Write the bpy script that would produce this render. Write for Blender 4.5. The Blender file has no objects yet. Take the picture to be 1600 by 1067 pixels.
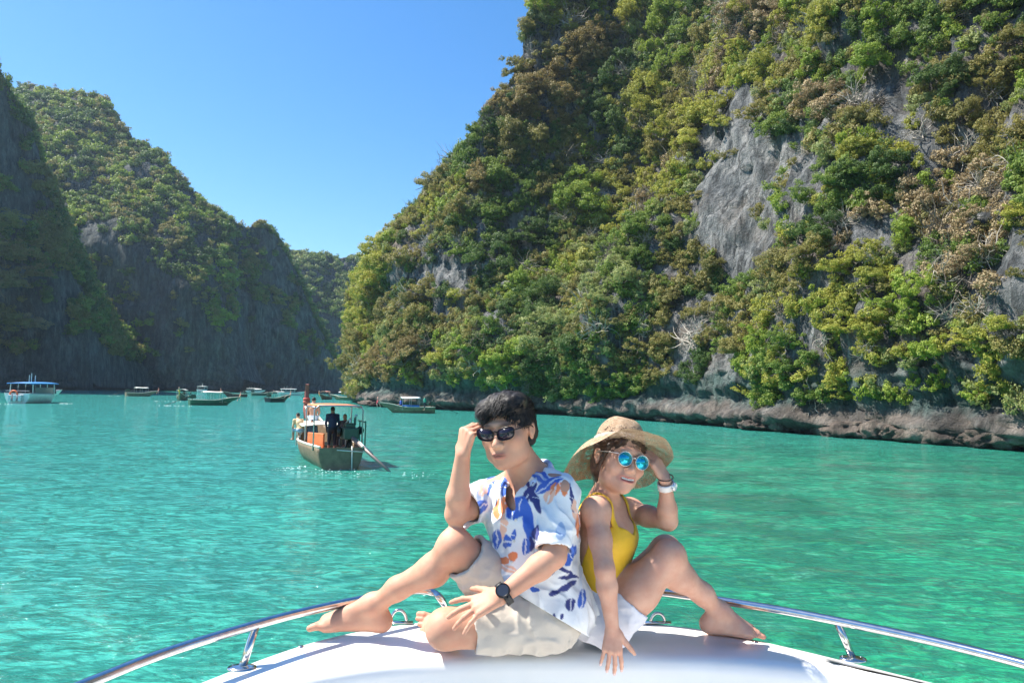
import bpy, bmesh, math, random
import numpy as np
from mathutils import Vector, Matrix
from mathutils.bvhtree import BVHTree

# ------------------------------------------------------------------ camera, sky, sun, exposure
SC = bpy.context.scene
COL = SC.collection
F = 1155.0; CX, CY = 800.0, 533.5
CAMZ = 2.7
PITCH = math.atan((611-533.5)/F); ROLL = math.radians(1.3)
_fw = np.array([0, math.cos(PITCH), math.sin(PITCH)])
_up0 = np.array([0, -math.sin(PITCH), math.cos(PITCH)])
_rt0 = np.array([1.0, 0, 0])
_rt = _rt0*math.cos(ROLL) + _up0*math.sin(ROLL)
_up = _up0*math.cos(ROLL) - _rt0*math.sin(ROLL)
CAMP = np.array([0, 0, CAMZ])
def ray(px, py):
    return _fw + _rt*((px-CX)/F) + _up*((CY-py)/F)
def P(px, py, d):            # a measured photo point at depth d (metres along +Y)
    r = ray(px, py); return CAMP + r*(d/r[1])
def G(px, py, z=0.0):        # where that sight line meets a level plane
    r = ray(px, py); return CAMP + r*((z-CAMZ)/r[2])
def proj(p):                 # world -> photo pixel (for measuring only)
    p = np.atleast_2d(np.asarray(p, float)) - CAMP
    w = p@_fw; return np.stack([CX+F*(p@_rt)/w, CY-F*(p@_up)/w, w], 1)

cam = bpy.data.cameras.new('camera'); camo = bpy.data.objects.new('camera', cam); COL.objects.link(camo)
cam.sensor_width = 36.0; cam.lens = F/1600*36.0; cam.clip_start = 0.05; cam.clip_end = 6000
camo.matrix_world = Matrix(((_rt[0], _up[0], -_fw[0], 0), (_rt[1], _up[1], -_fw[1], 0), (_rt[2], _up[2], -_fw[2], CAMZ), (0, 0, 0, 1)))
SC.camera = camo

SUN_EL = math.radians(55); SUN_AZ = math.radians(78)      # azimuth from +Y towards -X
SUNV = Vector((-math.sin(SUN_AZ)*math.cos(SUN_EL), math.cos(SUN_AZ)*math.cos(SUN_EL), math.sin(SUN_EL)))
W = bpy.data.worlds.new('World'); SC.world = W; W.use_nodes = True
nt = W.node_tree; bg = nt.nodes['Background']
sky = nt.nodes.new('ShaderNodeTexSky'); sky.sky_type = 'NISHITA'; sky.sun_disc = False
sky.sun_elevation = SUN_EL; sky.sun_rotation = -SUN_AZ
sky.air_density = 1.0; sky.dust_density = 0.5; sky.ozone_density = 3.0; sky.altitude = 0
hsv = nt.nodes.new('ShaderNodeHueSaturation'); hsv.inputs['Saturation'].default_value = 1.32   # the photo's vivid colour grade
nt.links.new(sky.outputs[0], hsv.inputs['Color']); nt.links.new(hsv.outputs[0], bg.inputs[0]); bg.inputs[1].default_value = 0.100
sl = bpy.data.lights.new('sun', 'SUN'); sl.energy = 5.0; sl.angle = math.radians(0.53); sl.color = (1, 0.95, 0.86)
so = bpy.data.objects.new('sun', sl); COL.objects.link(so); so.rotation_euler = SUNV.to_track_quat('Z', 'Y').to_euler()
SC.view_settings.view_transform = 'Standard'; SC.view_settings.look = 'None'
SC.view_settings.gamma = 1; SC.view_settings.use_curve_mapping = False
SC.view_settings.exposure = 1.12
SC.cycles.max_bounces = 8; SC.cycles.diffuse_bounces = 3; SC.cycles.glossy_bounces = 3
SC.cycles.transparent_max_bounces = 12; SC.cycles.caustics_reflective = False; SC.cycles.caustics_refractive = False
SC.cycles.use_denoising = True

# ------------------------------------------------------------------ helpers
RNG = np.random.default_rng(7)
def vnoise(p, seed=0):       # smooth value noise in [-1,1], p (N,3)
    p = np.asarray(p, float) + seed*17.31
    i = np.floor(p).astype(np.int64); f = p - i; f = f*f*f*(f*(f*6-15)+10)
    def h(a, b, c):
        n = (a*374761393 + b*668265263 + c*2147483647 + seed*974711) & 0xFFFFFFFF
        n = ((n ^ (n >> 13))*1274126177) & 0xFFFFFFFF
        n = n ^ (n >> 16); return (n & 0xFFFF)/32767.5 - 1
    out = 0
    for dx in (0, 1):
        for dy in (0, 1):
            for dz in (0, 1):
                w = (f[:, 0] if dx else 1-f[:, 0])*(f[:, 1] if dy else 1-f[:, 1])*(f[:, 2] if dz else 1-f[:, 2])
                out = out + w*h(i[:, 0]+dx, i[:, 1]+dy, i[:, 2]+dz)
    return out
def fbm(p, oct=4, seed=0, gain=0.5):
    a, s, o = 1.0, 0.0, 0.0; p = np.asarray(p, float)
    for k in range(oct):
        o = o + a*vnoise(p*(2**k), seed+k); s += a; a *= gain
    return o/s
def sm(a, b, x): t = np.clip((x-a)/(b-a), 0, 1); return t*t*(3-2*t)

def mesh_np(name, V, Fc, smooth=True):
    me = bpy.data.meshes.new(name); V = np.asarray(V, np.float32); Fc = np.asarray(Fc, np.int32)
    n, k = Fc.shape
    me.vertices.add(len(V)); me.vertices.foreach_set('co', V.ravel())
    me.loops.add(n*k); me.loops.foreach_set('vertex_index', Fc.ravel())
    me.polygons.add(n); me.polygons.foreach_set('loop_start', np.arange(0, n*k, k, dtype=np.int32))
    me.polygons.foreach_set('loop_total', np.full(n, k, np.int32))
    if smooth: me.polygons.foreach_set('use_smooth', np.ones(n, bool))
    me.update(calc_edges=True); me.validate(); return me
def link(name, me, mat=None, parent=None, loc=None):
    o = bpy.data.objects.new(name, me); COL.objects.link(o)
    if mat is not None and me is not None and not me.materials: me.materials.append(mat)
    if parent is not None: o.parent = parent
    if loc is not None: o.location = loc
    return o
def tag(o, label=None, cat=None, group=None, kind=None):
    if label: o['label'] = label
    if cat: o['category'] = cat
    if group: o['group'] = group
    if kind: o['kind'] = kind
    return o
def empty(name, loc=(0, 0, 0), label=None, cat=None, group=None):
    o = bpy.data.objects.new(name, None); COL.objects.link(o); o.location = loc
    o.empty_display_size = 0.1; return tag(o, label, cat, group)

class MB:                    # collects shapes of ONE part
    def __init__(s): s.v = []; s.f = []
    def add(s, V, Fc):
        b = len(s.v); s.v += [tuple(map(float, q)) for q in V]; s.f += [tuple(b+i for i in q) for q in Fc]; return s
    def box(s, c, size, R=None):
        c = np.array(c, float); h = np.array(size, float)/2
        V = np.array([[x, y, z] for x in (-1, 1) for y in (-1, 1) for z in (-1, 1)])*h
        if R is not None: V = V@np.array(R).T
        return s.add(V+c, [(0, 1, 3, 2), (4, 6, 7, 5), (0, 4, 5, 1), (2, 3, 7, 6), (0, 2, 6, 4), (1, 5, 7, 3)])
    def tube(s, pts, r, n=10, cap=True, flat=1.0):
        pts = np.array(pts, float); m = len(pts); rr = np.broadcast_to(np.array(r, float), (m,))
        T = np.gradient(pts, axis=0); T /= np.linalg.norm(T, axis=1)[:, None]+1e-9
        u = np.cross(T[0], (0, 0, 1.0)); 
        if np.linalg.norm(u) < 1e-3: u = np.cross(T[0], (1.0, 0, 0))
        V = []
        for i in range(m):
            u = u - T[i]*(u@T[i]); u /= np.linalg.norm(u); w = np.cross(T[i], u)
            for k in range(n):
                a = 2*math.pi*k/n; V.append(pts[i]+rr[i]*(u*math.cos(a)+w*math.sin(a)*flat))
        Fc = [(i*n+k, i*n+(k+1) % n, (i+1)*n+(k+1) % n, (i+1)*n+k) for i in range(m-1) for k in range(n)]
        if cap: Fc += [tuple(range(n))[::-1], tuple((m-1)*n+k for k in range(n))]
        return s.add(V, Fc)
    def lathe(s, prof, c=(0, 0, 0), n=20, R=None, sx=1.0, sy=1.0):
        V = []; m = len(prof)
        for (r, z) in prof:
            for k in range(n):
                a = 2*math.pi*k/n; V.append((r*math.cos(a)*sx, r*math.sin(a)*sy, z))
        V = np.array(V)
        if R is not None: V = V@np.array(R).T
        return s.add(V+np.array(c), [(i*n+k, i*n+(k+1) % n, (i+1)*n+(k+1) % n, (i+1)*n+k) for i in range(m-1) for k in range(n)])
    def grid(s, A):          # A (m,n,3)
        A = np.asarray(A); m, n = A.shape[:2]
        return s.add(A.reshape(-1, 3), [(i*n+k, i*n+k+1, (i+1)*n+k+1, (i+1)*n+k) for i in range(m-1) for k in range(n-1)])
    def build(s, name, mat, parent=None, smooth=False, bevel=0, solid=0, sub=0):
        me = bpy.data.meshes.new(name); me.from_pydata(s.v, [], s.f); me.update()
        bm = bmesh.new(); bm.from_mesh(me); bmesh.ops.recalc_face_normals(bm, faces=bm.faces); bm.to_mesh(me); bm.free()
        if smooth: me.polygons.foreach_set('use_smooth', np.ones(len(me.polygons), bool))
        o = link(name, me, mat, parent)
        if solid: m = o.modifiers.new('solid', 'SOLIDIFY'); m.thickness = solid; m.offset = 0
        if bevel: m = o.modifiers.new('bevel', 'BEVEL'); m.width = bevel; m.segments = 2; m.limit_method = 'ANGLE'
        if sub: m = o.modifiers.new('sub', 'SUBSURF'); m.levels = m.render_levels = sub
        return o

class N:                     # tiny node-material builder
    def __init__(s, name):
        s.m = bpy.data.materials.new(name); s.m.use_nodes = True; s.t = s.m.node_tree; s.b = s.t.nodes['Principled BSDF']; s.out = s.t.nodes['Material Output']
    def n(s, typ, **kw):
        x = s.t.nodes.new('ShaderNode'+typ)
        for k, v in kw.items():
            if k.startswith('_'):
                key = k[1:]; key = int(key) if key.isdigit() else key.replace('_', ' ')
                if isinstance(v, bpy.types.NodeSocket): s.t.links.new(v, x.inputs[key])
                else: x.inputs[key].default_value = v
            else: setattr(x, k, v)
        return x
    def l(s, a, b): s.t.links.new(a, b)
    def pos(s): 
        return s.n('NewGeometry').outputs['Position']
    def obj(s): return s.n('TexCoord').outputs['Object']
    def noise(s, vec, scale, detail=4, rough=0.55, stretch=None, dist=0.0):
        if stretch: vec = s.n('VectorMath', operation='MULTIPLY', _0=vec, _1=stretch).outputs[0]
        return s.n('TexNoise', _Vector=vec, _Scale=scale, _Detail=detail, _Roughness=rough, _Distortion=dist).outputs[0]
    def ramp(s, fac, stops):
        r = s.n('ValToRGB'); s.l(fac, r.inputs[0]); e = r.color_ramp.elements
        while len(e) < len(stops): e.new(0.5)
        for el, (p_, c) in zip(e, stops): el.position = p_; el.color = (*c, 1) if len(c) == 3 else c
        return r.outputs[0]
    def mix(s, fac, a, b, mode='MIX'):
        x = s.n('Mix', data_type='RGBA', blend_type=mode)
        for v, i in ((fac, 0), (a, 6), (b, 7)):
            if isinstance(v, bpy.types.NodeSocket): s.l(v, x.inputs[i])
            else: x.inputs[i].default_value = v if i == 0 else ((*v, 1) if len(v) == 3 else v)
        return x.outputs[2]
    def math(s, op, a, b=0.0):
        x = s.n('Math', operation=op)
        for v, i in ((a, 0), (b, 1)):
            if isinstance(v, bpy.types.NodeSocket): s.l(v, x.inputs[i])
            else: x.inputs[i].default_value = v
        return x.outputs[0]
    def bump(s, h, strength=0.5, dist=0.1, normal=None):
        x = s.n('Bump', _Strength=strength, _Distance=dist); s.l(h, x.inputs['Height'])
        if normal is not None: s.l(normal, x.inputs['Normal'])
        s.l(x.outputs[0], s.b.inputs['Normal']); return x.outputs[0]
    def set(s, **kw):
        for k, v in kw.items():
            k = k.replace('_', ' ')
            if isinstance(v, bpy.types.NodeSocket): s.l(v, s.b.inputs[k])
            else: s.b.inputs[k].default_value = (*v, 1) if isinstance(v, tuple) and len(v) == 3 else v
        return s
_mats = {}
def plain(name, col, rough=0.6, metal=0.0, var=0.12, scale=6.0, bump=0.0, **kw):   # painted / simple surfaces, lightly uneven
    if name in _mats: return _mats[name]
    a = N(name); nz = a.noise(a.obj(), scale, 5)
    c2 = tuple(min(1, x*(1-var)) for x in col); c1 = tuple(min(1, x*(1+var)) for x in col)
    a.set(Base_Color=a.ramp(nz, [(0.3, c2), (0.7, c1)]), Roughness=rough, Metallic=metal, **kw)
    if bump: a.bump(a.noise(a.obj(), scale*6, 4), bump, 0.01)
    _mats[name] = a.m; return a.m

# ------------------------------------------------------------------ water
def water_material():
    a = N('lagoon_water'); p = a.pos()
    warp = a.n('VectorMath', operation='SCALE', _0=a.n('TexNoise', _Vector=p, _Scale=1.4, _Detail=3.0).outputs[1]); warp.inputs['Scale'].default_value = 1.6
    wp = a.n('VectorMath', operation='ADD', _0=p, _1=warp.outputs[0]).outputs[0]
    big = a.noise(wp, 0.045, 4, 0.55)
    med = a.noise(wp, 0.30, 5, 0.62, stretch=(0.8, 1.3, 1))
    c = a.ramp(big, [(0.34, (0.016, 0.225, 0.105)), (0.5, (0.022, 0.285, 0.150)), (0.64, (0.036, 0.345, 0.205))])
    c = a.mix(a.ramp(med, [(0.40, (0.9, 0.9, 0.9)), (0.53, (0, 0, 0))]), c, (0.023, 0.131, 0.079))   # weed and coral patches below
    fine = a.noise(wp, 1.9, 4, 0.6)
    c = a.mix(a.ramp(fine, [(0.55, (0, 0, 0)), (0.75, (0.55, 0.55, 0.55))]), c, (0.117, 0.414, 0.297))
    sxy = a.n('SeparateXYZ', _0=p); bank_sky = a.n('MapRange', interpolation_type='SMOOTHSTEP'); a.l(a.math('ADD', a.math('ADD', sxy.outputs[0], a.math('MULTIPLY', sxy.outputs[1], 0.12)), a.math('MULTIPLY', big, 6.0)), bank_sky.inputs[0]); bank_sky.inputs[1].default_value = 8.0; bank_sky.inputs[2].default_value = -4.0
    c = a.mix(a.math('MULTIPLY', bank_sky.outputs[0], 0.75), c, (0.072, 0.40, 0.365))          # sandy bottom to the left, with sky reflection painted in
    # sand shoals and grazing sky sheen painted in: paler water farther out
    sx = a.n('SeparateXYZ', _0=p)
    sand_sheen = a.n('MapRange', interpolation_type='SMOOTHSTEP'); a.l(sx.outputs[1], sand_sheen.inputs[0])
    sand_sheen.inputs[1].default_value = 16; sand_sheen.inputs[2].default_value = 80
    c = a.mix(a.math('MULTIPLY', sand_sheen.outputs[0], 0.75), c, (0.085, 0.54, 0.495))
    rn = a.noise(p, 2.3, 6, 0.62, stretch=(0.62, 1.45, 1), dist=0.9)
    rid = a.math('SUBTRACT', 1.0, a.math('MULTIPLY', a.math('ABSOLUTE', a.math('SUBTRACT', rn, 0.5)), 2.0))
    c = a.mix(a.ramp(rid, [(0.80, (0, 0, 0)), (0.98, (0.8, 0.8, 0.8))]), c, (0.011, 0.104, 0.083))       # wavelets' dark reflections painted into the colour as ridged lines
    rn2 = a.noise(p, 5.5, 5, 0.6, stretch=(0.6, 1.5, 1), dist=0.8)
    c = a.mix(a.ramp(rn2, [(0.36, (0.7, 0.7, 0.7)), (0.47, (0, 0, 0))]), c, (0.013, 0.126, 0.101))  # finer dark ripples, painted likewise
    a.set(Base_Color=c, Roughness=0.05, IOR=1.33)
    h1 = a.noise(p, 0.9, 5, 0.55, stretch=(0.75, 1.25, 1), dist=0.4)
    h2 = a.noise(p, 3.6, 5, 0.6, stretch=(0.75, 1.3, 1), dist=0.6)
    h3 = a.noise(p, 13, 3, 0.6)
    h = a.math('ADD', a.math('MULTIPLY', h1, 0.15), a.math('ADD', a.math('MULTIPLY', h2, 0.085), a.math('MULTIPLY', h3, 0.016)))
    a.bump(h, 1.0, 1.0)
    return a.m
ys = np.concatenate([np.linspace(-30, 1, 12)[:-1], 1*1.0165**np.arange(0, 400)]); ys = ys[ys < 640]; ys = np.append(ys, [700])
us = np.sign(np.linspace(-1, 1, 241))*np.abs(np.linspace(-1, 1, 241))**1.3
Y, U = np.meshgrid(ys, us, indexing='ij'); X = U*(14+np.maximum(Y, 0)*1.5)
amp = 0.030*np.clip(1.2-Y/60, 0, 1)*(Y > 0)
pw = np.stack([X.ravel(), Y.ravel(), 0*X.ravel()], 1)
Z = amp.ravel()*(fbm(pw*np.array([0.55, 0.9, 1]), 3, 3)*1.3 + 0.5*np.sin(pw[:, 0]*0.9+pw[:, 1]*1.9+2*vnoise(pw*0.3, 5)))
V = np.stack([X.ravel(), Y.ravel(), Z], 1); m, n = Y.shape
ii = np.arange(m*n).reshape(m, n)
water = link('water', mesh_np('water', V, np.stack([ii[:-1, :-1], ii[:-1, 1:], ii[1:, 1:], ii[1:, :-1]], -1).reshape(-1, 4)), water_material())
tag(water, 'turquoise lagoon water rippled around the boats', None, None, 'structure')

# ------------------------------------------------------------------ cliffs
def rock_material(name, base, pale, dark, tan, streak=1.0, tide=1.3):
    a = N(name); p = a.pos()
    n1 = a.noise(p, 0.10, 6, 0.6); n2 = a.noise(p, 0.55, 8, 0.68, stretch=(1, 1, 0.35)); n3 = a.noise(p, 1.1, 7, 0.65, stretch=(1.2, 1.2, 0.10))
    c = a.ramp(n2, [(0.36, dark), (0.48, base), (0.63, pale)])
    c = a.mix(a.ramp(n1, [(0.50, (0, 0, 0)), (0.68, (0.8, 0.8, 0.8))]), c, tan)
    c = a.mix(a.ramp(n3, [(0.36, (0.9*streak,)*3), (0.46, (0, 0, 0))]), c, tuple(x*0.6 for x in dark))
    c = a.mix(a.ramp(n3, [(0.58, (0, 0, 0)), (0.70, (0.85*streak,)*3)]), c, tuple(min(1, x*1.35) for x in pale))
    sz = a.n('SeparateXYZ', _0=p).outputs[2]
    wp = a.n('VectorMath', operation='ADD', _0=p, _1=a.n('TexNoise', _Vector=p, _Scale=1.2, _Detail=6.0).outputs[1]).outputs[0]
    cr_ = a.n('TexVoronoi', feature='DISTANCE_TO_EDGE', _Scale=0.55); a.l(a.n('VectorMath', operation='MULTIPLY', _0=wp, _1=(1.3, 1.3, 0.16)).outputs[0], cr_.inputs['Vector'])
    c = a.mix(a.ramp(cr_.outputs[0], [(0.0, (0.45,)*3), (0.05, (0, 0, 0))]), c, tuple(x*0.35 for x in dark))          # open joints
    if tide < 1.5:
        n5 = a.noise(p, 0.35, 5, 0.6, stretch=(1, 1, 0.5)); zn = a.math('ADD', sz, a.math('MULTIPLY', a.math('SUBTRACT', n5, 0.5), 3.0))
        c = a.mix(a.ramp(a.n('MapRange', _0=zn, _1=2.6, _2=1.6).outputs[0], [(0.0, (0, 0, 0)), (1.0, (0.7,)*3)]), c, a.ramp(n2, [(0.36, (0.05, 0.040, 0.034)), (0.52, (0.16, 0.125, 0.10)), (0.68, (0.34, 0.27, 0.22))]))   # weathered tan ledge
        water_glow = a.math('MULTIPLY', a.n('MapRange', _0=zn, _1=5.2, _2=3.8).outputs[0], a.n('MapRange', _0=zn, _1=1.8, _2=2.5).outputs[0])
        c = a.mix(a.math('MULTIPLY', water_glow, 0.75), c, a.ramp(n3, [(0.38, (0.02, 0.045, 0.04)), (0.58, (0.085, 0.16, 0.14))]))                      # teal light off the water, painted as streaks in the hollow
    wet = a.n('MapRange'); a.l(a.math('ADD', sz, a.math('MULTIPLY', n2, 0.5)), wet.inputs[0]); wet.inputs[1].default_value = tide; wet.inputs[2].default_value = 0.35*tide
    c = a.mix(a.math('MULTIPLY', wet.outputs[0], 0.85), c, (0.018, 0.020, 0.016))                    # tide-wet algae line
    a.set(Base_Color=c, Roughness=0.9)
    hb = a.math('ADD', a.noise(p, 0.9, 9, 0.7, stretch=(1, 1, 0.35)), a.math('MULTIPLY', a.noise(p, 3.2, 8, 0.75), 0.45))
    vo = a.n('TexVoronoi', feature='F1', _Scale=0.8); a.l(a.n('VectorMath', operation='MULTIPLY', _0=a.n('VectorMath', operation='ADD', _0=p, _1=a.n('TexNoise', _Vector=p, _Scale=0.6, _Detail=4.0).outputs[1]).outputs[0], _1=(1, 1, 0.35)).outputs[0], vo.inputs['Vector'])
    hb = a.math('ADD', hb, a.math('MULTIPLY', vo.outputs[0], 0.55))
    a.bump(hb, 1.0, 1.3)
    return a.m
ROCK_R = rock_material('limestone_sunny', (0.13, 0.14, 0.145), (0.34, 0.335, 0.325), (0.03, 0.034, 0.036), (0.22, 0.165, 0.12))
ROCK_L = rock_material('limestone_painted_shade', (0.060, 0.072, 0.070), (0.14, 0.145, 0.14), (0.026, 0.034, 0.034), (0.085, 0.085, 0.062), 1.0, 2.0)  # darker limestone copy, the left walls' shade put into its colour

def resample(pts, step):
    pts = np.array(pts, float)
    for _ in range(3):       # Chaikin
        q = 0.75*pts[:-1]+0.25*pts[1:]; r = 0.25*pts[:-1]+0.75*pts[1:]
        pts = np.concatenate([pts[:1], np.stack([q, r], 1).reshape(-1, pts.shape[1]), pts[-1:]])
    s = np.concatenate([[0], np.cumsum(np.linalg.norm(np.diff(pts[:, :2], axis=0), axis=1))])
    t = np.arange(0, s[-1], step); return np.stack([np.interp(t, s, pts[:, k]) for k in range(pts.shape[1])], 1)
def cliff(name, base, step, zs, setback, mat, amp, seed, label, side=1.0, nsm=30, foot=True, warp=1.0, inland=None):
    """base rows: x, y, crest height. zs: 0..1 rows (over 1 goes down the back). setback(v, H, x, y) metres inland."""
    B = resample(base, step); T = np.gradient(B[:, :2], axis=0)
    k = np.ones(nsm)/nsm; Tp = np.pad(T, ((nsm, nsm), (0, 0)), 'edge')
    T = np.stack([np.convolve(Tp[:, j], k, 'same') for j in (0, 1)], 1)[nsm:-nsm]; T /= np.linalg.norm(T, axis=1)[:, None]
    Nn = np.stack([T[:, 1], -T[:, 0]], 1)*side                     # inland
    if inland is not None: Nn = np.tile(np.array(inland, float), (len(B), 1))
    m, n = len(B), len(zs); Vv = np.array(zs)[None, :]; H = B[:, 2:3]
    z = np.where(Vv <= 1, Vv, 1-(Vv-1)*1.3)*H - 1.2*(Vv == 0)
    sb = setback(Vv, H, B[:, :1], B[:, 1:2]) + 0*z
    p = np.stack([B[:, :1]+Nn[:, :1]*sb, B[:, 1:2]+Nn[:, 1:]*sb, z], -1).reshape(-1, 3)
    out = np.repeat(-Nn, n, 0); zz = p[:, 2]
    big = fbm(p*np.array([0.045, 0.045, 0.03]), 4, seed); mid = fbm(p*np.array([0.2, 0.2, 0.11]), 4, seed+9)
    flute = 1-np.abs(fbm(p*np.array([0.62, 0.62, 0.10]), 3, seed+21))*2.2; lump = fbm(p*np.array([0.8, 0.8, 0.7]), 3, seed+33)
    d = (big*amp*1.7 + mid*amp*0.65)*sm(0, 12, zz)*warp + flute*amp*0.26*sm(1, 8, zz) + lump*amp*0.17 + np.abs(fbm(p*np.array([1.3, 1.3, 0.5]), 2, seed+70))*amp*0.16*sm(0.5, 4, zz)
    if foot:                 # wave-cut notch, ledge and hollow above it
        u = np.repeat(np.arange(m)*step, n); w = 1.4*fbm(np.stack([u*0.26, 0*u, 0*u], 1), 4, seed+40, 0.65)
        hgt = 1.15+0.55*w
        w2 = fbm(np.stack([u*0.6, zz*0.8, 0*u], 1), 3, seed+43); d += (0.22+0.75*np.maximum(w2, -0.2))*np.exp(-((zz-hgt-0.4*w2)/0.5)**2) - 1.5*np.exp(-((zz-0.05)/0.42)**2) - (0.85+0.6*w)*np.exp(-((zz-hgt-1.5)/0.75)**2)
        d += (0.85*fbm(p*np.array([0.5, 0.5, 0.9]), 5, seed+50, 0.62) + 0.5*(0.4-np.abs(fbm(p*np.array([0.9, 0.9, 1.3]), 3, seed+52))))*sm(9, 5, zz)
    p[:, :2] += out*d[:, None]
    p[:, 2] += (fbm(p*0.12, 3, seed+60)*amp*0.5)*sm(4, 14, zz)
    ii = np.arange(m*n).reshape(m, n)
    o = link(name, mesh_np(name, p, np.stack([ii[:-1, :-1], ii[1:, :-1], ii[1:, 1:], ii[:-1, 1:]], -1).reshape(-1, 4)), mat)
    tag(o, label, None, None, 'structure'); return o

def shore(px, py, H): g = G(px, py); return (g[0], g[1], H)
def at(px, d, H): g = P(px, 600, d); return (g[0], g[1], H)
right_base = [(44, 8, 70), (36, 24, 72), shore(1600, 707, 74), shore(1500, 698, 74), shore(1400, 690, 76), shore(1300, 682, 78), shore(1200, 675, 80), shore(1100, 665, 82),
              shore(1000, 657, 84), shore(920, 653, 86), shore(870, 648, 88), shore(800, 645, 90), shore(700, 641, 92), shore(630, 638, 94), shore(585, 636, 95),
              at(566, 116, 96), at(553, 128, 96), at(545, 142, 96), at(548, 158, 96), (-22, 185, 90), (0, 215, 80), (40, 240, 60)]
zr = np.concatenate([[0], np.linspace(0.0005, 0.08, 34), 0.08+0.92*np.linspace(0.012, 1, 120)**1.15, [1.08, 1.2, 1.45, 1.8]])
def sb_right(v, H, x, y):
    h = np.minimum(v, 1)*H
    nose = np.interp(h, [0, 14, 23, 30, 39, 48, 58, 73, 96], [0, 0.6, 2.0, 6, 13, 23, 33, 45, 62])
    wall = np.interp(h, [0, 9, 20, 34, 50, 74, 96], [0, 1.5, 6.5, 13, 19, 29, 40])
    t = sm(100, 128, y); s = nose*t + wall*(1-t)
    gx, gy = G(868, 648)[:2]
    gul = np.exp(-(((y-gy-3)/7.5)**2))*sm(3, 30, h)*8              # ravine between the spur and the main wall
    g2x, g2y = G(1395, 690)[:2]
    gul = gul + np.exp(-(((y-g2y)/2.2)**2))*sm(12, 20, h)*3.0
    bul = np.exp(-(((y-G(1180, 672)[1])/6)**2))*sm(6, 16, h)*2.5
    return s + gul - bul + np.maximum(v-1, 0)*90
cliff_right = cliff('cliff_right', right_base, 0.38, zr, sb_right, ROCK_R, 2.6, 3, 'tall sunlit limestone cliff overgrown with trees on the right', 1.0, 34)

zl = np.concatenate([[0], np.linspace(0.002, 0.04, 5), 0.04+0.96*np.linspace(0.02, 1, 60), [1.1, 1.3, 1.8]])
def sb_left(k=0.55, foot_=0.06):
    def f(v, H, x, y):
        q = np.minimum(v, 1)
        return H*(foot_*q + k*np.maximum(q-0.5, 0)**1.35*1.6) + np.maximum(v-1, 0)*80
    return f
def crest(px, d, py, f=0.40):     # foot of the wall such that its crest, set back f*height, shows at (px, py)
    H = 60.0
    for _ in range(6): H = P(px, py, d+f*H)[2]
    return (P(px, 600, d+f*H)[0], d, max(H, 1.0))
headland = [crest(-260, 150, -160, 0.25), crest(-150, 165, -80, 0.25), crest(-80, 178, 40, 0.25), crest(-35, 188, 115, 0.25), crest(-5, 196, 160, 0.25), crest(18, 200, 200, 0.25), crest(38, 204, 255, 0.25), crest(62, 208, 315, 0.25), crest(85, 211, 380, 0.25), crest(105, 214, 435, 0.25), crest(122, 217, 490, 0.25), crest(134, 220, 545, 0.25), crest(145, 226, 606, 0.25)]
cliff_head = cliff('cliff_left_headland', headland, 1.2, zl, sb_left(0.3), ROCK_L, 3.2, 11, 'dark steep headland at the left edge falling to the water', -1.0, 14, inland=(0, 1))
massif = [crest(-160, 300, 150, 0.405), crest(-40, 290, 140, 0.405), crest(10, 284, 138, 0.405), crest(50, 280, 143, 0.405), crest(100, 276, 150, 0.405), crest(140, 272, 155, 0.405), crest(160, 270, 185, 0.405), crest(172, 268, 212, 0.405), crest(205, 266, 222, 0.405), crest(240, 265, 240, 0.405), crest(256, 264, 272, 0.405), crest(290, 264, 298, 0.405), crest(318, 265, 326, 0.405), crest(345, 266, 338, 0.405), crest(356, 267, 380, 0.405), crest(366, 268, 470, 0.405), crest(376, 268, 560, 0.405), crest(384, 268, 606, 0.405)]
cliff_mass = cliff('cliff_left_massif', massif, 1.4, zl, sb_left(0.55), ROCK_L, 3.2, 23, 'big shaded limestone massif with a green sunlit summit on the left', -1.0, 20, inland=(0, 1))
spur = [crest(300, 285, 345, 0.25), crest(335, 282, 340, 0.25), crest(352, 282, 342, 0.25), crest(372, 284, 362, 0.25), crest(392, 287, 352, 0.25), crest(412, 290, 356, 0.25), crest(432, 294, 388, 0.25), crest(452, 299, 418, 0.25), crest(472, 304, 462, 0.25), crest(495, 310, 505, 0.25), crest(515, 318, 552, 0.25), crest(536, 330, 600, 0.25), crest(536, 360, 606, 0.25)]
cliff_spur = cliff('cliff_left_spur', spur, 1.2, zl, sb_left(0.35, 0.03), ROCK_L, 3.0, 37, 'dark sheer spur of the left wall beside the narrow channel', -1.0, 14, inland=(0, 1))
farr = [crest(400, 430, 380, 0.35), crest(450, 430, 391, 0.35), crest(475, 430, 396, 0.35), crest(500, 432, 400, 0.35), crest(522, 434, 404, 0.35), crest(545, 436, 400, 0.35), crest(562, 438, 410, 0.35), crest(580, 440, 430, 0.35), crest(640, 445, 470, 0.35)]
cliff_far = cliff('cliff_far', farr, 1.8, zl, sb_left(0.4, 0.10), ROCK_L, 4.0, 51, 'distant hazy cliff closing the end of the channel', -1.0, 12, inland=(0, 1))

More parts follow.
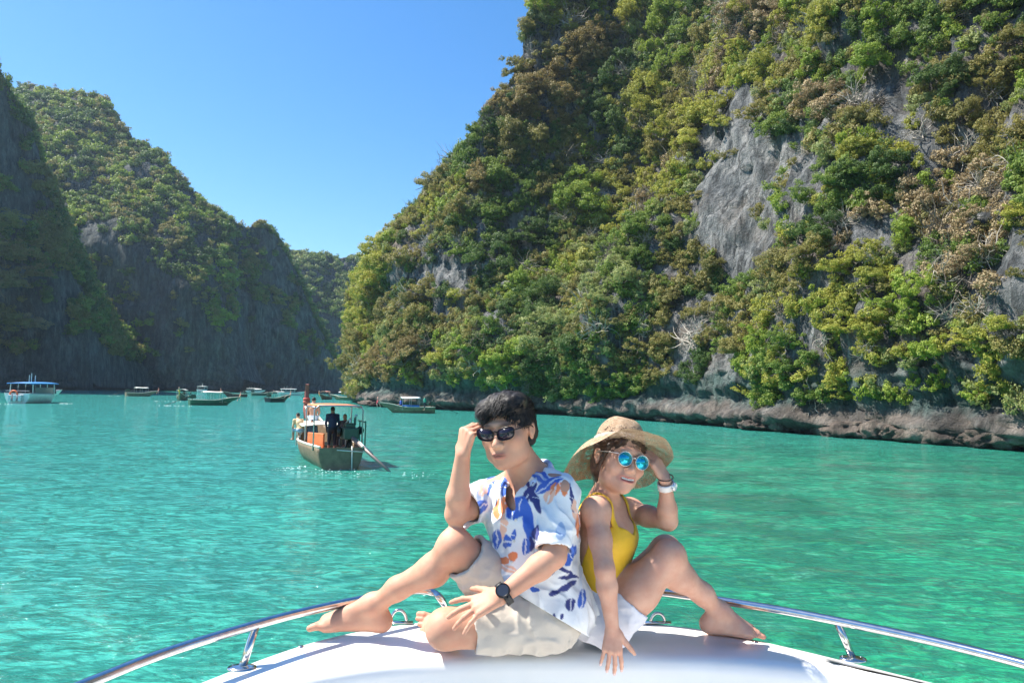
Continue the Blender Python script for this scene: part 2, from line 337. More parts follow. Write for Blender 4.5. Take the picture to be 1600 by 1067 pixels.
# ------------------------------------------------------------------ foliage prototypes
def leaf_material(name, c1, c2, trans=0.42):
    a = N(name); oi = a.n('ObjectInfo').outputs['Random']; nz = a.noise(a.obj(), 3.4, 4)
    c = a.mix(a.math('ADD', a.math('MULTIPLY', oi, 0.4), a.math('MULTIPLY', a.n('MapRange', _0=nz, _1=0.3, _2=0.7).outputs[0], 0.6)), c1, c2)
    hs = a.n('HueSaturation', _Color=c); hs.inputs['Saturation'].default_value = 1.0
    a.l(a.math('ADD', 0.75, a.math('MULTIPLY', a.n('TexNoise', _Vector=a.obj(), _Scale=9.0).outputs[0], 0.5)), hs.inputs['Value']); c = hs.outputs[0]
    a.set(Base_Color=c, Roughness=0.55, Specular_IOR_Level=0.3)
    tr = a.n('BsdfTranslucent', _Color=c); mx = a.n('MixShader', _0=trans); a.l(a.b.outputs[0], mx.inputs[1]); a.l(tr.outputs[0], mx.inputs[2]); a.l(mx.outputs[0], a.out.inputs[0])
    return a.m
LEAF = {
 'dark green': leaf_material('leaf_dark_green', (0.044, 0.099, 0.025), (0.151, 0.220, 0.053)),
 'mid green': leaf_material('leaf_mid_green', (0.093, 0.173, 0.033), (0.288, 0.360, 0.069)),
 'bright green': leaf_material('leaf_bright_green', (0.151, 0.246, 0.033), (0.388, 0.453, 0.069)),
 'yellow green': leaf_material('leaf_yellow_green', (0.225, 0.255, 0.045), (0.50, 0.475, 0.085)),
 'olive': leaf_material('leaf_olive', (0.151, 0.154, 0.046), (0.388, 0.333, 0.104)),
 'pale green': leaf_material('leaf_pale_green', (0.165, 0.220, 0.076), (0.404, 0.427, 0.150)),
 'orange brown': leaf_material('leaf_orange_brown', (0.20, 0.155, 0.060), (0.38, 0.30, 0.115)),
 'dry brown': leaf_material('leaf_dry_brown', (0.223, 0.166, 0.087), (0.476, 0.360, 0.191), 0.2),
}
BARK = plain('bark', (0.16, 0.13, 0.10), 0.9, var=0.4, scale=3); PALEBARK = plain('pale_bark', (0.34, 0.30, 0.25), 0.85, var=0.3, scale=3)
def crown_mesh(name, seed, nc, nl, size, squash=0.8, spread=0.28, core=0.35):
    r = np.random.default_rng(seed)
    c = r.normal(size=(nc, 3)); c /= np.linalg.norm(c, axis=1)[:, None]; c *= (r.uniform(core, 1, (nc, 1)))**0.6*0.82*(1+0.35*np.sin(2.1*np.arctan2(c[:, 1], c[:, 0])+seed))[:, None]
    c[:, 2] *= squash; c[:, 2] += np.where(c[:, 2] < -0.25, 0.2, 0)
    cs = r.uniform(0.7, 1.25, nc)*spread
    k = r.integers(0, nc, nl); q = r.normal(size=(nl, 3)); q /= np.linalg.norm(q, axis=1)[:, None]
    q[:, 2] = np.where(q[:, 2] < 0, q[:, 2]*0.45, q[:, 2]*0.8)
    p = c[k] + q*(cs[k]*r.uniform(0.55, 1.08, nl))[:, None]
    nrm = q*0.8 + p*0.5 + r.normal(size=(nl, 3))*0.55 + np.array([0, 0, 0.25]); nrm /= np.linalg.norm(nrm, axis=1)[:, None]
    t = np.cross(nrm, r.normal(size=(nl, 3))); t /= np.linalg.norm(t, axis=1)[:, None]; b = np.cross(nrm, t)
    s = size*r.uniform(0.6, 1.35, (nl, 1)); w = s*r.uniform(0.45, 0.75, (nl, 1)); droop = nrm*s*r.uniform(-0.25, 0.1, (nl, 1))
    V = np.stack([p-t*s+droop, p-b*w, p+t*s+droop, p+b*w], 1).reshape(-1, 3)
    i = np.arange(nl)*4
    me = mesh_np(name, V, np.stack([i, i+1, i+2, i+3], 1), False); return me
def twig_mesh(name, seed, nb=60, thick=0.02):
    r = np.random.default_rng(seed); mb = MB()
    for k in range(nb):
        a = r.uniform(0, 6.28); e = r.uniform(-0.3, 1.2); d = np.array([math.cos(a)*math.cos(e), math.sin(a)*math.cos(e), math.sin(e)])
        p = r.normal(size=3)*0.18; pts = [p]
        for j in range(4):
            d = d + r.normal(size=3)*0.35; d /= np.linalg.norm(d); p = p + d*r.uniform(0.15, 0.32); pts.append(p)
        mb.tube(pts, np.linspace(thick, thick*0.3, 5), 3, False)
    me = bpy.data.meshes.new(name); me.from_pydata(mb.v, [], mb.f); me.update(); return me
def trunk_mesh(name, seed):
    r = np.random.default_rng(seed); mb = MB(); lean = r.normal(size=2)*0.18
    pts = [(lean[0]*t*t+0.05*math.sin(5*t+seed), lean[1]*t*t, -0.35+1.3*t) for t in np.linspace(0, 1, 7)]
    mb.tube(pts, np.linspace(0.075, 0.03, 7), 6)
    for k in range(6):
        t = r.uniform(0.4, 0.95); b = np.array(pts[int(t*6)]); a = r.uniform(0, 6.28); d = np.array([math.cos(a), math.sin(a), r.uniform(0.2, 0.8)])
        mb.tube([b, b+d*0.25+r.normal(size=3)*0.04, b+d*0.55+r.normal(size=3)*0.07, b+d*0.8], [0.034, 0.024, 0.015, 0.006], 5, False)
    me = bpy.data.meshes.new(name); me.from_pydata(mb.v, [], mb.f); me.update(); me.materials.append(BARK); return me
CROWN = [crown_mesh('crown_a', 1, 34, 4200, 0.043, 0.85, 0.25, 0.2), crown_mesh('crown_b', 2, 44, 4400, 0.040, 0.7, 0.21, 0.15), crown_mesh('crown_c', 3, 26, 4000, 0.044, 0.95, 0.27, 0.15),
         crown_mesh('crown_d', 4, 50, 4000, 0.040, 0.55, 0.18, 0.1), crown_mesh('crown_e', 5, 32, 3000, 0.043, 0.9, 0.20, 0.2)]
TRUNK = [trunk_mesh('trunk_%d' % i, 60+i) for i in range(4)]
BUSH = [crown_mesh('bush_%d' % i, 80+i, 18, 1000, 0.070, 0.75, 0.30) for i in range(3)]
FARB = [crown_mesh('far_bush_%d' % i, 90+i, 16, 420, 0.125, 0.85, 0.34) for i in range(2)]
TWIG = [twig_mesh('twigs_%d' % i, 70+i) for i in range(2)]
for i, t in enumerate(TWIG): t.materials.append(PALEBARK if i else BARK)

def protos(meshes, kinds):
    out = []
    for k in kinds:
        for me in meshes:
            c = me.copy(); c.materials.clear(); c.materials.append(LEAF[k]); out.append(bpy.data.objects.new('prototype', c))
    return out
def scatter(name, pts, idx, rot, scl, objs, label):
    me = bpy.data.meshes.new(name); me.vertices.add(len(pts)); me.vertices.foreach_set('co', np.asarray(pts, np.float32).ravel())
    for nm, typ, dat in (('pick', 'INT', np.asarray(idx, np.int32)), ('turn', 'FLOAT_VECTOR', np.asarray(rot, np.float32).ravel()), ('size', 'FLOAT_VECTOR', np.asarray(scl, np.float32).ravel())):
        at_ = me.attributes.new(nm, typ, 'POINT'); at_.data.foreach_set('value' if typ == 'INT' else 'vector', dat)
    me.update(); o = link(name, me); tag(o, label, None, None, 'stuff')
    g = bpy.data.node_groups.new(name, 'GeometryNodeTree'); g.interface.new_socket('Geometry', in_out='INPUT', socket_type='NodeSocketGeometry'); g.interface.new_socket('Geometry', in_out='OUTPUT', socket_type='NodeSocketGeometry')
    gi = g.nodes.new('NodeGroupInput'); go = g.nodes.new('NodeGroupOutput'); j = g.nodes.new('GeometryNodeJoinGeometry')
    for ob in reversed(objs):        # joined instances come out last linked first
        oi = g.nodes.new('GeometryNodeObjectInfo'); oi.inputs[0].default_value = ob; oi.inputs['As Instance'].default_value = True; g.links.new(oi.outputs['Geometry'], j.inputs[0])
    ip = g.nodes.new('GeometryNodeInstanceOnPoints'); ip.inputs['Pick Instance'].default_value = True
    def na(nm, typ):
        x = g.nodes.new('GeometryNodeInputNamedAttribute'); x.data_type = typ; x.inputs[0].default_value = nm; return [s for s in x.outputs if s.enabled][0]
    g.links.new(gi.outputs[0], ip.inputs['Points']); g.links.new(j.outputs[0], ip.inputs['Instance'])
    g.links.new(na('pick', 'INT'), ip.inputs['Instance Index']); g.links.new(na('size', 'FLOAT_VECTOR'), ip.inputs['Scale'])
    er = g.nodes.new('FunctionNodeEulerToRotation'); g.links.new(na('turn', 'FLOAT_VECTOR'), er.inputs[0]); g.links.new(er.outputs[0], ip.inputs['Rotation'])
    g.links.new(ip.outputs[0], go.inputs[0]); md = o.modifiers.new('scatter', 'NODES'); md.node_group = g
    return o

def surface_samples(o, n, seed):
    me = o.data; V = np.empty(len(me.vertices)*3, np.float32); me.vertices.foreach_get('co', V); V = V.reshape(-1, 3)
    Fc = np.empty(len(me.loops), np.int32); me.loops.foreach_get('vertex_index', Fc); Fc = Fc.reshape(-1, 4)
    a, b, c, d = (V[Fc[:, k]] for k in range(4)); nr = np.cross(c-a, d-b); ar = np.linalg.norm(nr, axis=1); nr /= ar[:, None]+1e-9
    r = np.random.default_rng(seed); k = r.choice(len(Fc), n, p=ar/ar.sum()); u, w = r.uniform(size=(2, n, 1))
    p = (a[k]*(1-u)+b[k]*u)*(1-w) + (d[k]*(1-u)+c[k]*u)*w
    return p, nr[k]
def bvh(o):
    me = o.data; return BVHTree.FromPolygons([v.co for v in me.vertices], [tuple(p.vertices) for p in me.polygons])
KINDS = list(LEAF)

# ---- right cliff: what grows where (measured in the photograph, planted on the rock)
ROCK_SPOTS = [(1150, 240, 62, 125, 0.95), (1225, 270, 50, 70, 0.8), (1165, 335, 60, 85, 0.95), (1105, 330, 30, 70, 0.6), (1395, 140, 34, 80, 0.9), (1440, 210, 30, 70, 0.7), (1320, 80, 40, 35, 0.6),
              (660, 395, 50, 52, 0.75), (700, 430, 40, 60, 0.7), (855, 100, 40, 75, 0.75), (820, 130, 30, 40, 0.6), (690, 610, 90, 26, 1.0), (610, 605, 50, 22, 1.0), (1130, 575, 30, 40, 0.7), (1085, 610, 90, 30, 0.95), (1340, 640, 60, 34, 0.95),
              (1440, 640, 60, 36, 0.95), (1560, 640, 60, 45, 0.9), (1410, 560, 45, 25, 0.6), (1590, 440, 22, 90, 0.75), (545, 560, 10, 60, 0.5), (640, 440, 40, 30, 0.5)]
COLOUR_SPOTS = [('yellow green', 1165, 30, 30, 22), ('yellow green', 1285, 40, 40, 26), ('bright green', 1380, 38, 26, 26), ('yellow green', 1205, 112, 22, 16), ('bright green', 1275, 105, 20, 30), ('bright green', 1370, 113, 24, 12),
                ('yellow green', 1110, 190, 40, 34), ('yellow green', 1072, 210, 26, 36), ('olive', 1250, 410, 50, 40), ('yellow green', 1340, 420, 60, 40), ('yellow green', 1345, 520, 60, 30), ('bright green', 1430, 470, 50, 60),
                ('yellow green', 1592, 348, 30, 26), ('yellow green', 1545, 535, 40, 30), ('mid green', 1240, 590, 60, 70), ('bright green', 1470, 565, 34, 24), ('mid green', 1300, 300, 50, 60), ('dark green', 1275, 365, 50, 34), ('dark green', 1375, 270, 60, 30),
                ('dark green', 1480, 125, 36, 40), ('dry brown', 1500, 300, 90, 80), ('dry brown', 1520, 420, 70, 50), ('dry brown', 1180, 30, 60, 26), ('olive', 1540, 150, 70, 110), ('dry brown', 1290, 160, 50, 34), ('olive', 1050, 170, 60, 80),
                ('orange brown', 920, 80, 50, 40), ('orange brown', 870, 130, 60, 60), ('orange brown', 800, 165, 40, 26), ('orange brown', 745, 290, 36, 24), ('dark green', 960, 140, 44, 120), ('bright green', 1035, 60, 26, 90), ('yellow green', 1010, 150, 30, 50),
                ('yellow green', 580, 480, 24, 80), ('olive', 560, 560, 20, 60), ('yellow green', 595, 400, 18, 50), ('dark green', 780, 400, 50, 50), ('dark green', 870, 570, 60, 60), ('dark green', 830, 480, 60, 40), ('pale green', 845, 530, 28, 50),
                ('bright green', 815, 450, 30, 22), ('bright green', 910, 310, 36, 50), ('bright green', 800, 570, 40, 26), ('olive', 640, 480, 60, 40), ('orange brown', 620, 560, 50, 24), ('pale green', 960, 420, 60, 50), ('mid green', 980, 380, 50, 60), ('olive', 1010, 560, 60, 50), ('olive', 1080, 450, 60, 80)]
def spot(px, py, spots):
    best = 0
    for (x, y, a, b, w) in spots:
        best = np.maximum(best, w*(((px-x)/a)**2+((py-y)/b)**2 < 1))
    return best
def plant_right():
    p, nr = surface_samples(cliff_right, 300000, 5); nr = np.where((nr@np.array([0.6, 0.6, 0]) > 0.3)[:, None], -nr, nr)
    q = proj(p + np.array([0, 0, 0.8])); r = np.random.default_rng(6)
    keep = (p[:, 2] > 2.3+1.6*fbm(p*0.15, 2, 80)) & (q[:, 0] > -150) & (q[:, 0] < 1900) & (q[:, 1] > -260) & (p[:, 1] > 12)
    bare = spot(q[:, 0], q[:, 1], ROCK_SPOTS); dens = sm(-0.70, -0.32, fbm(p*np.array([0.16, 0.16, 0.1]), 3, 81))
    keep &= r.uniform(size=len(p)) < np.clip(dens+0.12, 0, 1)*(1-bare)
    p, nr, q = p[keep], nr[keep], q[keep]
    t = fbm(p*0.07, 3, 90)*1.5 + 0.30*vnoise(p*0.4, 95)+r.normal(size=len(p))*0.13; k = np.select([t < -0.62, t < -0.34, t < 0.0, t < 0.15, t < 0.34, t < 0.78], [0, 1, 4, 5, 2, 3], 7)
    hum = (p[:, 1] > 90) & (r.uniform(size=len(p)) < 0.3); k = np.where(hum, np.where(t < 0, 0, 4), k)
    for (nm, x, y, a, b) in COLOUR_SPOTS:
        hit = (((q[:, 0]-x)/a)**2+((q[:, 1]-y)/b)**2 < 1) & (r.uniform(size=len(p)) < 0.6); k = np.where(hit, KINDS.index(nm), k)
    return p, nr, q, k
pr, nr_, qr, kr = plant_right()
_r = np.random.default_rng(12)
# undergrowth: low bushes nobody could count
mU = min(len(pr), 34000); selU = _r.permutation(len(pr))[:mU]
objsU = protos(BUSH, KINDS) + [bpy.data.objects.new('prototype', t) for t in TWIG]
nb = len(BUSH); idxU = (kr[selU]*nb + _r.integers(0, nb, mU)); tw = (_r.uniform(size=mU) < np.where(kr[selU] == 7, 0.25, 0.02)); idxU = np.where(tw, len(KINDS)*nb + _r.integers(0, 2, mU), idxU)
NO = len(objsU)
sU = _r.uniform(0.5, 1.15, (mU, 1))*np.clip(0.75+pr[selU, 1:2]/160, 0.8, 1.6); sU = np.where(tw[:, None], sU*1.6, sU)
scU = np.repeat(sU, 3, 1)*np.array([1, 1, 1])*_r.uniform(0.8, 1.2, (mU, 3)); scU[:, 2] *= _r.uniform(0.75, 1.5, mU)
rotU = np.stack([_r.normal(size=mU)*0.3, _r.normal(size=mU)*0.3, _r.uniform(0, 6.28, mU)], 1)
scatter('cliff_undergrowth', pr[selU]+nr_[selU]*sU*0.25, (idxU), rotU, scU, objsU, 'dense bushes and creepers covering the right cliff between its trees')

# ------------------------------------------------------------------ trees that can be told apart on the right cliff
def rowcol(x, y):
    row = 'near the top of the picture' if y < 130 else 'high up' if y < 290 else 'halfway up' if y < 430 else 'low down' if y < 560 else 'just above the water'
    col = 'at the channel end' if x < 640 else 'left of the man\'s head' if x < 750 else 'above the man' if x < 880 else 'above the straw hat' if x < 1070 else 'by the bare rock' if x < 1270 else 'right of the bare rock' if x < 1440 else 'at the right edge'
    return row, col
ORD = ['leftmost', 'second', 'third', 'fourth', 'fifth', 'sixth', 'seventh', 'eighth', 'ninth', 'tenth', 'eleventh', 'twelfth']
crown_of = {}
def crown_data(v, k):
    if (v, k) not in crown_of:
        c = CROWN[v].copy(); c.name = 'crown'; c.materials.clear(); c.materials.append(LEAF[k]); crown_of[(v, k)] = c
    return crown_of[(v, k)]
def plant_trees():
    r = np.random.default_rng(21); BV = bvh(cliff_right); chosen = []; taken = []
    for (nm, x, y, a, b) in COLOUR_SPOTS:          # the trees that stand out in the photograph
        for (dx, dy) in ((0, 0), (-0.55, 0.35), (0.55, -0.3), (0.25, 0.6)):
            if (dx or dy) and a*b < 900: continue
            u, w = x+dx*a, y+dy*b; rr = ray(u, w); hit = BV.ray_cast(Vector(CAMP), Vector(rr).normalized())
            if hit[0] is None or hit[0].z < 2: continue
            chosen.append((np.array(hit[0]), np.array(hit[1]), nm, u, w, np.clip(0.024*hit[0].y*r.uniform(0.7, 1.2), 1.0, 3.0))); taken.append((u, w))
    vis = (qr[:, 0] > -10) & (qr[:, 0] < 1620) & (qr[:, 1] > -20) & (qr[:, 1] < 690)
    for i in r.permutation(np.nonzero(vis)[0]):
        if len(chosen) >= 250: break
        u, w = qr[i, :2]; g = 30
        if any((u-a)**2+(w-b)**2 < g*g for a, b in taken): continue
        rr = Vector(ray(u, w)).normalized(); hit = BV.ray_cast(Vector(CAMP), rr)
        if hit[0] is None or (hit[0]-Vector(pr[i])).length > 4: continue
        kd = KINDS[kr[i]]; 
        if kd == 'dry brown' and r.uniform() < 0.5: continue
        chosen.append((pr[i], nr_[i], kd, u, w, r.uniform(0.012, 0.026)*max(pr[i, 1], 45))); taken.append((u, w))
    groups = {}
    for c in chosen: groups.setdefault((c[2],)+rowcol(c[3], c[4]), []).append(c)
    for (kd, row, col), L in groups.items():
        L.sort(key=lambda c: c[3])
        for i, (p, n, _, u, w, rad) in enumerate(L):
            n = np.array(n); n = -n if n@np.array([0.6, 0.6, 0]) > 0.3 else n
            base = p + n*0.1; lift = np.array([n[0]*0.55, n[1]*0.55, 0.55])*rad
            first = '%s tree' % kd if len(L) == 1 else '%s %s tree from left' % (ORD[i], kd) if i else 'leftmost %s tree' % kd
            t = empty('cliff_tree', base, '%s %s on cliff, %s' % (first, row.replace('near the top of the picture', 'near the top'), col), 'tree', 'trees clinging to the right cliff')
            tr = link('trunk', TRUNK[r.integers(0, 4)], None, t); tr.scale = (rad*0.9,)*3
            tr.rotation_euler = Vector(lift).to_track_quat('Z', 'Y').to_euler()
            cr = link('crown', crown_data(int(r.integers(0, 5)), kd), None, t); cr.location = lift
            cr.scale = rad*r.uniform(0.85, 1.15, 3)*np.array([1, 1, r.uniform(0.8, 1.15)]); cr.rotation_euler = (r.normal()*0.25, r.normal()*0.25, r.uniform(0, 6.28))
plant_trees()

# leafless pale branches at the right edge
def dead_branches():
    r = np.random.default_rng(4); BV = bvh(cliff_right)
    spots_ = [(1440, 215, 'high up'), (1500, 330, 'halfway up'), (1545, 285, 'halfway up beside the edge'), (1290, 545, 'low down'), (1270, 625, 'just above the waterline ledge'), (1470, 440, 'in the brown thicket'), (1590, 260, 'at the very edge of the picture')]
    for i, (x, y, wh) in enumerate(spots_):
        hit = BV.ray_cast(Vector(CAMP), Vector(ray(x, y)).normalized())
        if hit[0] is None: continue
        mb = MB(); n = np.array(hit[1]); n = -n if n@np.array([0.6, 0.6, 0]) > 0 else n
        for k in range(9):
            d = n*0.8 + r.normal(size=3)*0.5 + np.array([0, 0, 0.25]); p = r.normal(size=3)*0.25; pts = [p]
            for j in range(6): d = d/np.linalg.norm(d) + r.normal(size=3)*0.3; p = p + d/np.linalg.norm(d)*r.uniform(0.25, 0.45); pts.append(p)
            mb.tube(pts, np.linspace(0.05, 0.012, 7)*r.uniform(0.7, 1.2), 5, False)
            for j in range(2, 6):
                q = pts[j]; e = d + r.normal(size=3)*0.8; e /= np.linalg.norm(e); mb.tube([q, q+e*0.3, q+e*0.6+r.normal(size=3)*0.12], [0.02, 0.013, 0.006], 4, False)
        o = mb.build('bare_branch', PALEBARK, None, True); o.location = hit[0]
        tag(o, 'pale leafless branches %s on the right cliff' % wh, 'branch', 'bare branches on the right cliff')
dead_branches()

# ------------------------------------------------------------------ boulders at the foot of the right cliff
def boulder_mesh(seed):
    bm = bmesh.new(); bmesh.ops.create_icosphere(bm, subdivisions=4, radius=1); V = np.array([v.co for v in bm.verts])
    d = 1+0.35*fbm(V*1.1, 3, seed)+0.30*(1-2*np.abs(fbm(V*2.3, 3, seed+5)))+0.20*fbm(V*5, 3, seed+8); V = V*d[:, None]
    for v, c in zip(bm.verts, V): v.co = c
    me = bpy.data.meshes.new('boulder'); bm.to_mesh(me); bm.free(); me.polygons.foreach_set('use_smooth', np.ones(len(me.polygons), bool)); return me
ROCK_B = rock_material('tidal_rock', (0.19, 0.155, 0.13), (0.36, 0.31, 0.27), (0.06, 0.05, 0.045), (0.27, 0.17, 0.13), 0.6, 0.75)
BM = [boulder_mesh(s) for s in (1, 2, 3, 4)]
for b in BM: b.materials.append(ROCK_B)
def boulders():
    r = np.random.default_rng(31)
    xs = [575, 596, 640, 690, 740, 875, 905, 928, 952, 985, 1010, 1035, 1062, 1090, 1118, 1150, 1180, 1215, 1250, 1290, 1325, 1362, 1400, 1440, 1470, 1505, 1545, 1585]
    line = [(1600, 707), (1500, 698), (1400, 690), (1300, 682), (1200, 675), (1100, 665), (1000, 657), (920, 653), (870, 648), (800, 645), (700, 641), (630, 638), (575, 636)][::-1]
    for i, x in enumerate(xs):
        y = np.interp(x, [a for a, _ in line], [b for _, b in line]); g = G(x, y-1)
        big = 1.15 if x > 1300 else 0.9
        w = r.uniform(0.8, 1.5)*big*(1.3 if x < 960 else 1)
        o = link('boulder', BM[i % 4], None, None, (g[0]+r.uniform(-0.1, 0.5), g[1]+r.uniform(-0.1, 0.3), r.uniform(0.35, 0.75)))
        o.scale = (w, w*r.uniform(0.5, 0.8), r.uniform(0.3, 0.65)*big); o.rotation_euler = (r.normal()*0.12, r.normal()*0.12, r.uniform(1.7, 2.3) if i % 2 else r.uniform(-1.4, -0.9))
        wh = 'by the channel mouth' if x < 700 else 'behind the man' if x < 900 else 'behind the straw hat' if x < 1060 else 'right of the straw hat' if x < 1300 else 'towards the right edge'
        tag(o, '%s tan boulder at the waterline %s' % (ORD[[k for k in range(12)][sum(1 for a in xs[:i] if ('by the channel mouth' if a < 700 else 'behind the man' if a < 900 else 'behind the straw hat' if a < 1060 else 'right of the straw hat' if a < 1300 else 'towards the right edge') == wh)]], wh), 'boulder', 'boulders along the foot of the right cliff')
boulders()

# ------------------------------------------------------------------ woods on the far walls (they read as one mass)
def far_wood(name, o, n, seed, size, kinds, label, steep=0.15, zmin=10):
    p, nr = surface_samples(o, n*4, seed); nr = np.where((nr[:, 2] < 0)[:, None], -nr, nr); r = np.random.default_rng(seed)
    f = fbm(p*0.035, 3, seed); fine = fbm(p*0.12, 2, seed+1)
    keep = (p[:, 2] > zmin) & ((nr[:, 2] + 0.35*f + 0.25*fine > steep))
    q = proj(p); keep &= (q[:, 0] > -250) & (q[:, 0] < 700)
    p, nr, f = p[keep][:n], nr[keep][:n], fine[keep][:n]; m = len(p)
    objs = protos(FARB, kinds); k = np.clip(((f*1.1+0.5)*len(kinds)+r.normal(size=m)*0.7).astype(int), 0, len(kinds)-1)*2 + r.integers(0, 2, m)
    s = r.uniform(0.6, 1.25, (m, 1))*size; sc = np.repeat(s, 3, 1)*r.uniform(0.8, 1.2, (m, 3))
    scatter(name, p+np.array([0, 0, 0.2])*s, k, np.stack([r.normal(size=m)*0.2, r.normal(size=m)*0.2, r.uniform(0, 6.28, m)], 1), sc, objs, label)
far_wood('massif_wood', cliff_mass, 5200, 41, 2.6, ['dark green', 'mid green', 'olive', 'bright green'], 'green wood covering the summit of the left massif', 0.38)
far_wood('headland_wood', cliff_head, 2600, 42, 2.6, ['dark green', 'mid green', 'olive'], 'scrub growing on the dark left headland', 0.24)
far_wood('spur_wood', cliff_spur, 1800, 43, 2.4, ['dark green', 'mid green', 'olive'], 'scrub along the top of the dark spur', 0.34)
far_wood('far_cliff_wood', cliff_far, 1600, 44, 3.4, ['dark green', 'mid green', 'pale green'], 'scrub on the distant cliff at the end of the channel', 0.34)
def headland_trees():
    r = np.random.default_rng(8); BV = bvh(cliff_head)
    L = [(8, 345, 6.5, 'olive', 'olive tree at the left edge, topmost of the headland clump'), (18, 392, 6.0, 'orange brown', 'russet tree at the left edge under the olive one'), (48, 425, 5.5, 'orange brown', 'wide russet tree reaching right from the headland'),
         (12, 440, 6.5, 'orange brown', 'big russet tree in the middle of the headland clump'), (20, 500, 6.0, 'olive', 'olive tree below the russet ones on the headland'), (52, 505, 4.6, 'dry brown', 'pale dry tree jutting lowest and rightmost from the headland')]
    for (x, y, rad, kd, lab) in L:
        hit = BV.ray_cast(Vector(CAMP), Vector(ray(x-14, y+8)).normalized())
        if hit[0] is None: continue
        b = np.array(hit[0]); t = empty('headland_tree', b, lab, 'tree', 'trees on the left headland')
        to = P(x, y, b[1]-rad*1.1)-b; tr = link('trunk', TRUNK[r.integers(0, 4)], None, t); tr.scale = (rad*0.9,)*3; tr.rotation_euler = Vector(to).to_track_quat('Z', 'Y').to_euler()
        cr = link('crown', crown_data(int(r.integers(0, 5)), kd), None, t); cr.location = to; cr.scale = (rad*1.15, rad, rad*0.75); cr.rotation_euler = (0, 0, r.uniform(0, 6))
headland_trees()

# ------------------------------------------------------------------ haze
hm = bpy.data.materials.new('haze_air'); hm.use_nodes = True; hn = hm.node_tree; hn.nodes.remove(hn.nodes['Principled BSDF'])
pv = hn.nodes.new('ShaderNodeVolumePrincipled'); pv.inputs['Color'].default_value = (0.6, 0.8, 1.0, 1); pv.inputs['Density'].default_value = 0.00016; pv.inputs['Anisotropy'].default_value = 0.3
hn.links.new(pv.outputs[0], hn.nodes['Material Output'].inputs['Volume'])
hz = MB().box((0, 320, 80), (2300, 800, 164)).build('haze', hm); tag(hz, 'thin bluish haze over the lagoon', None, None, 'stuff')

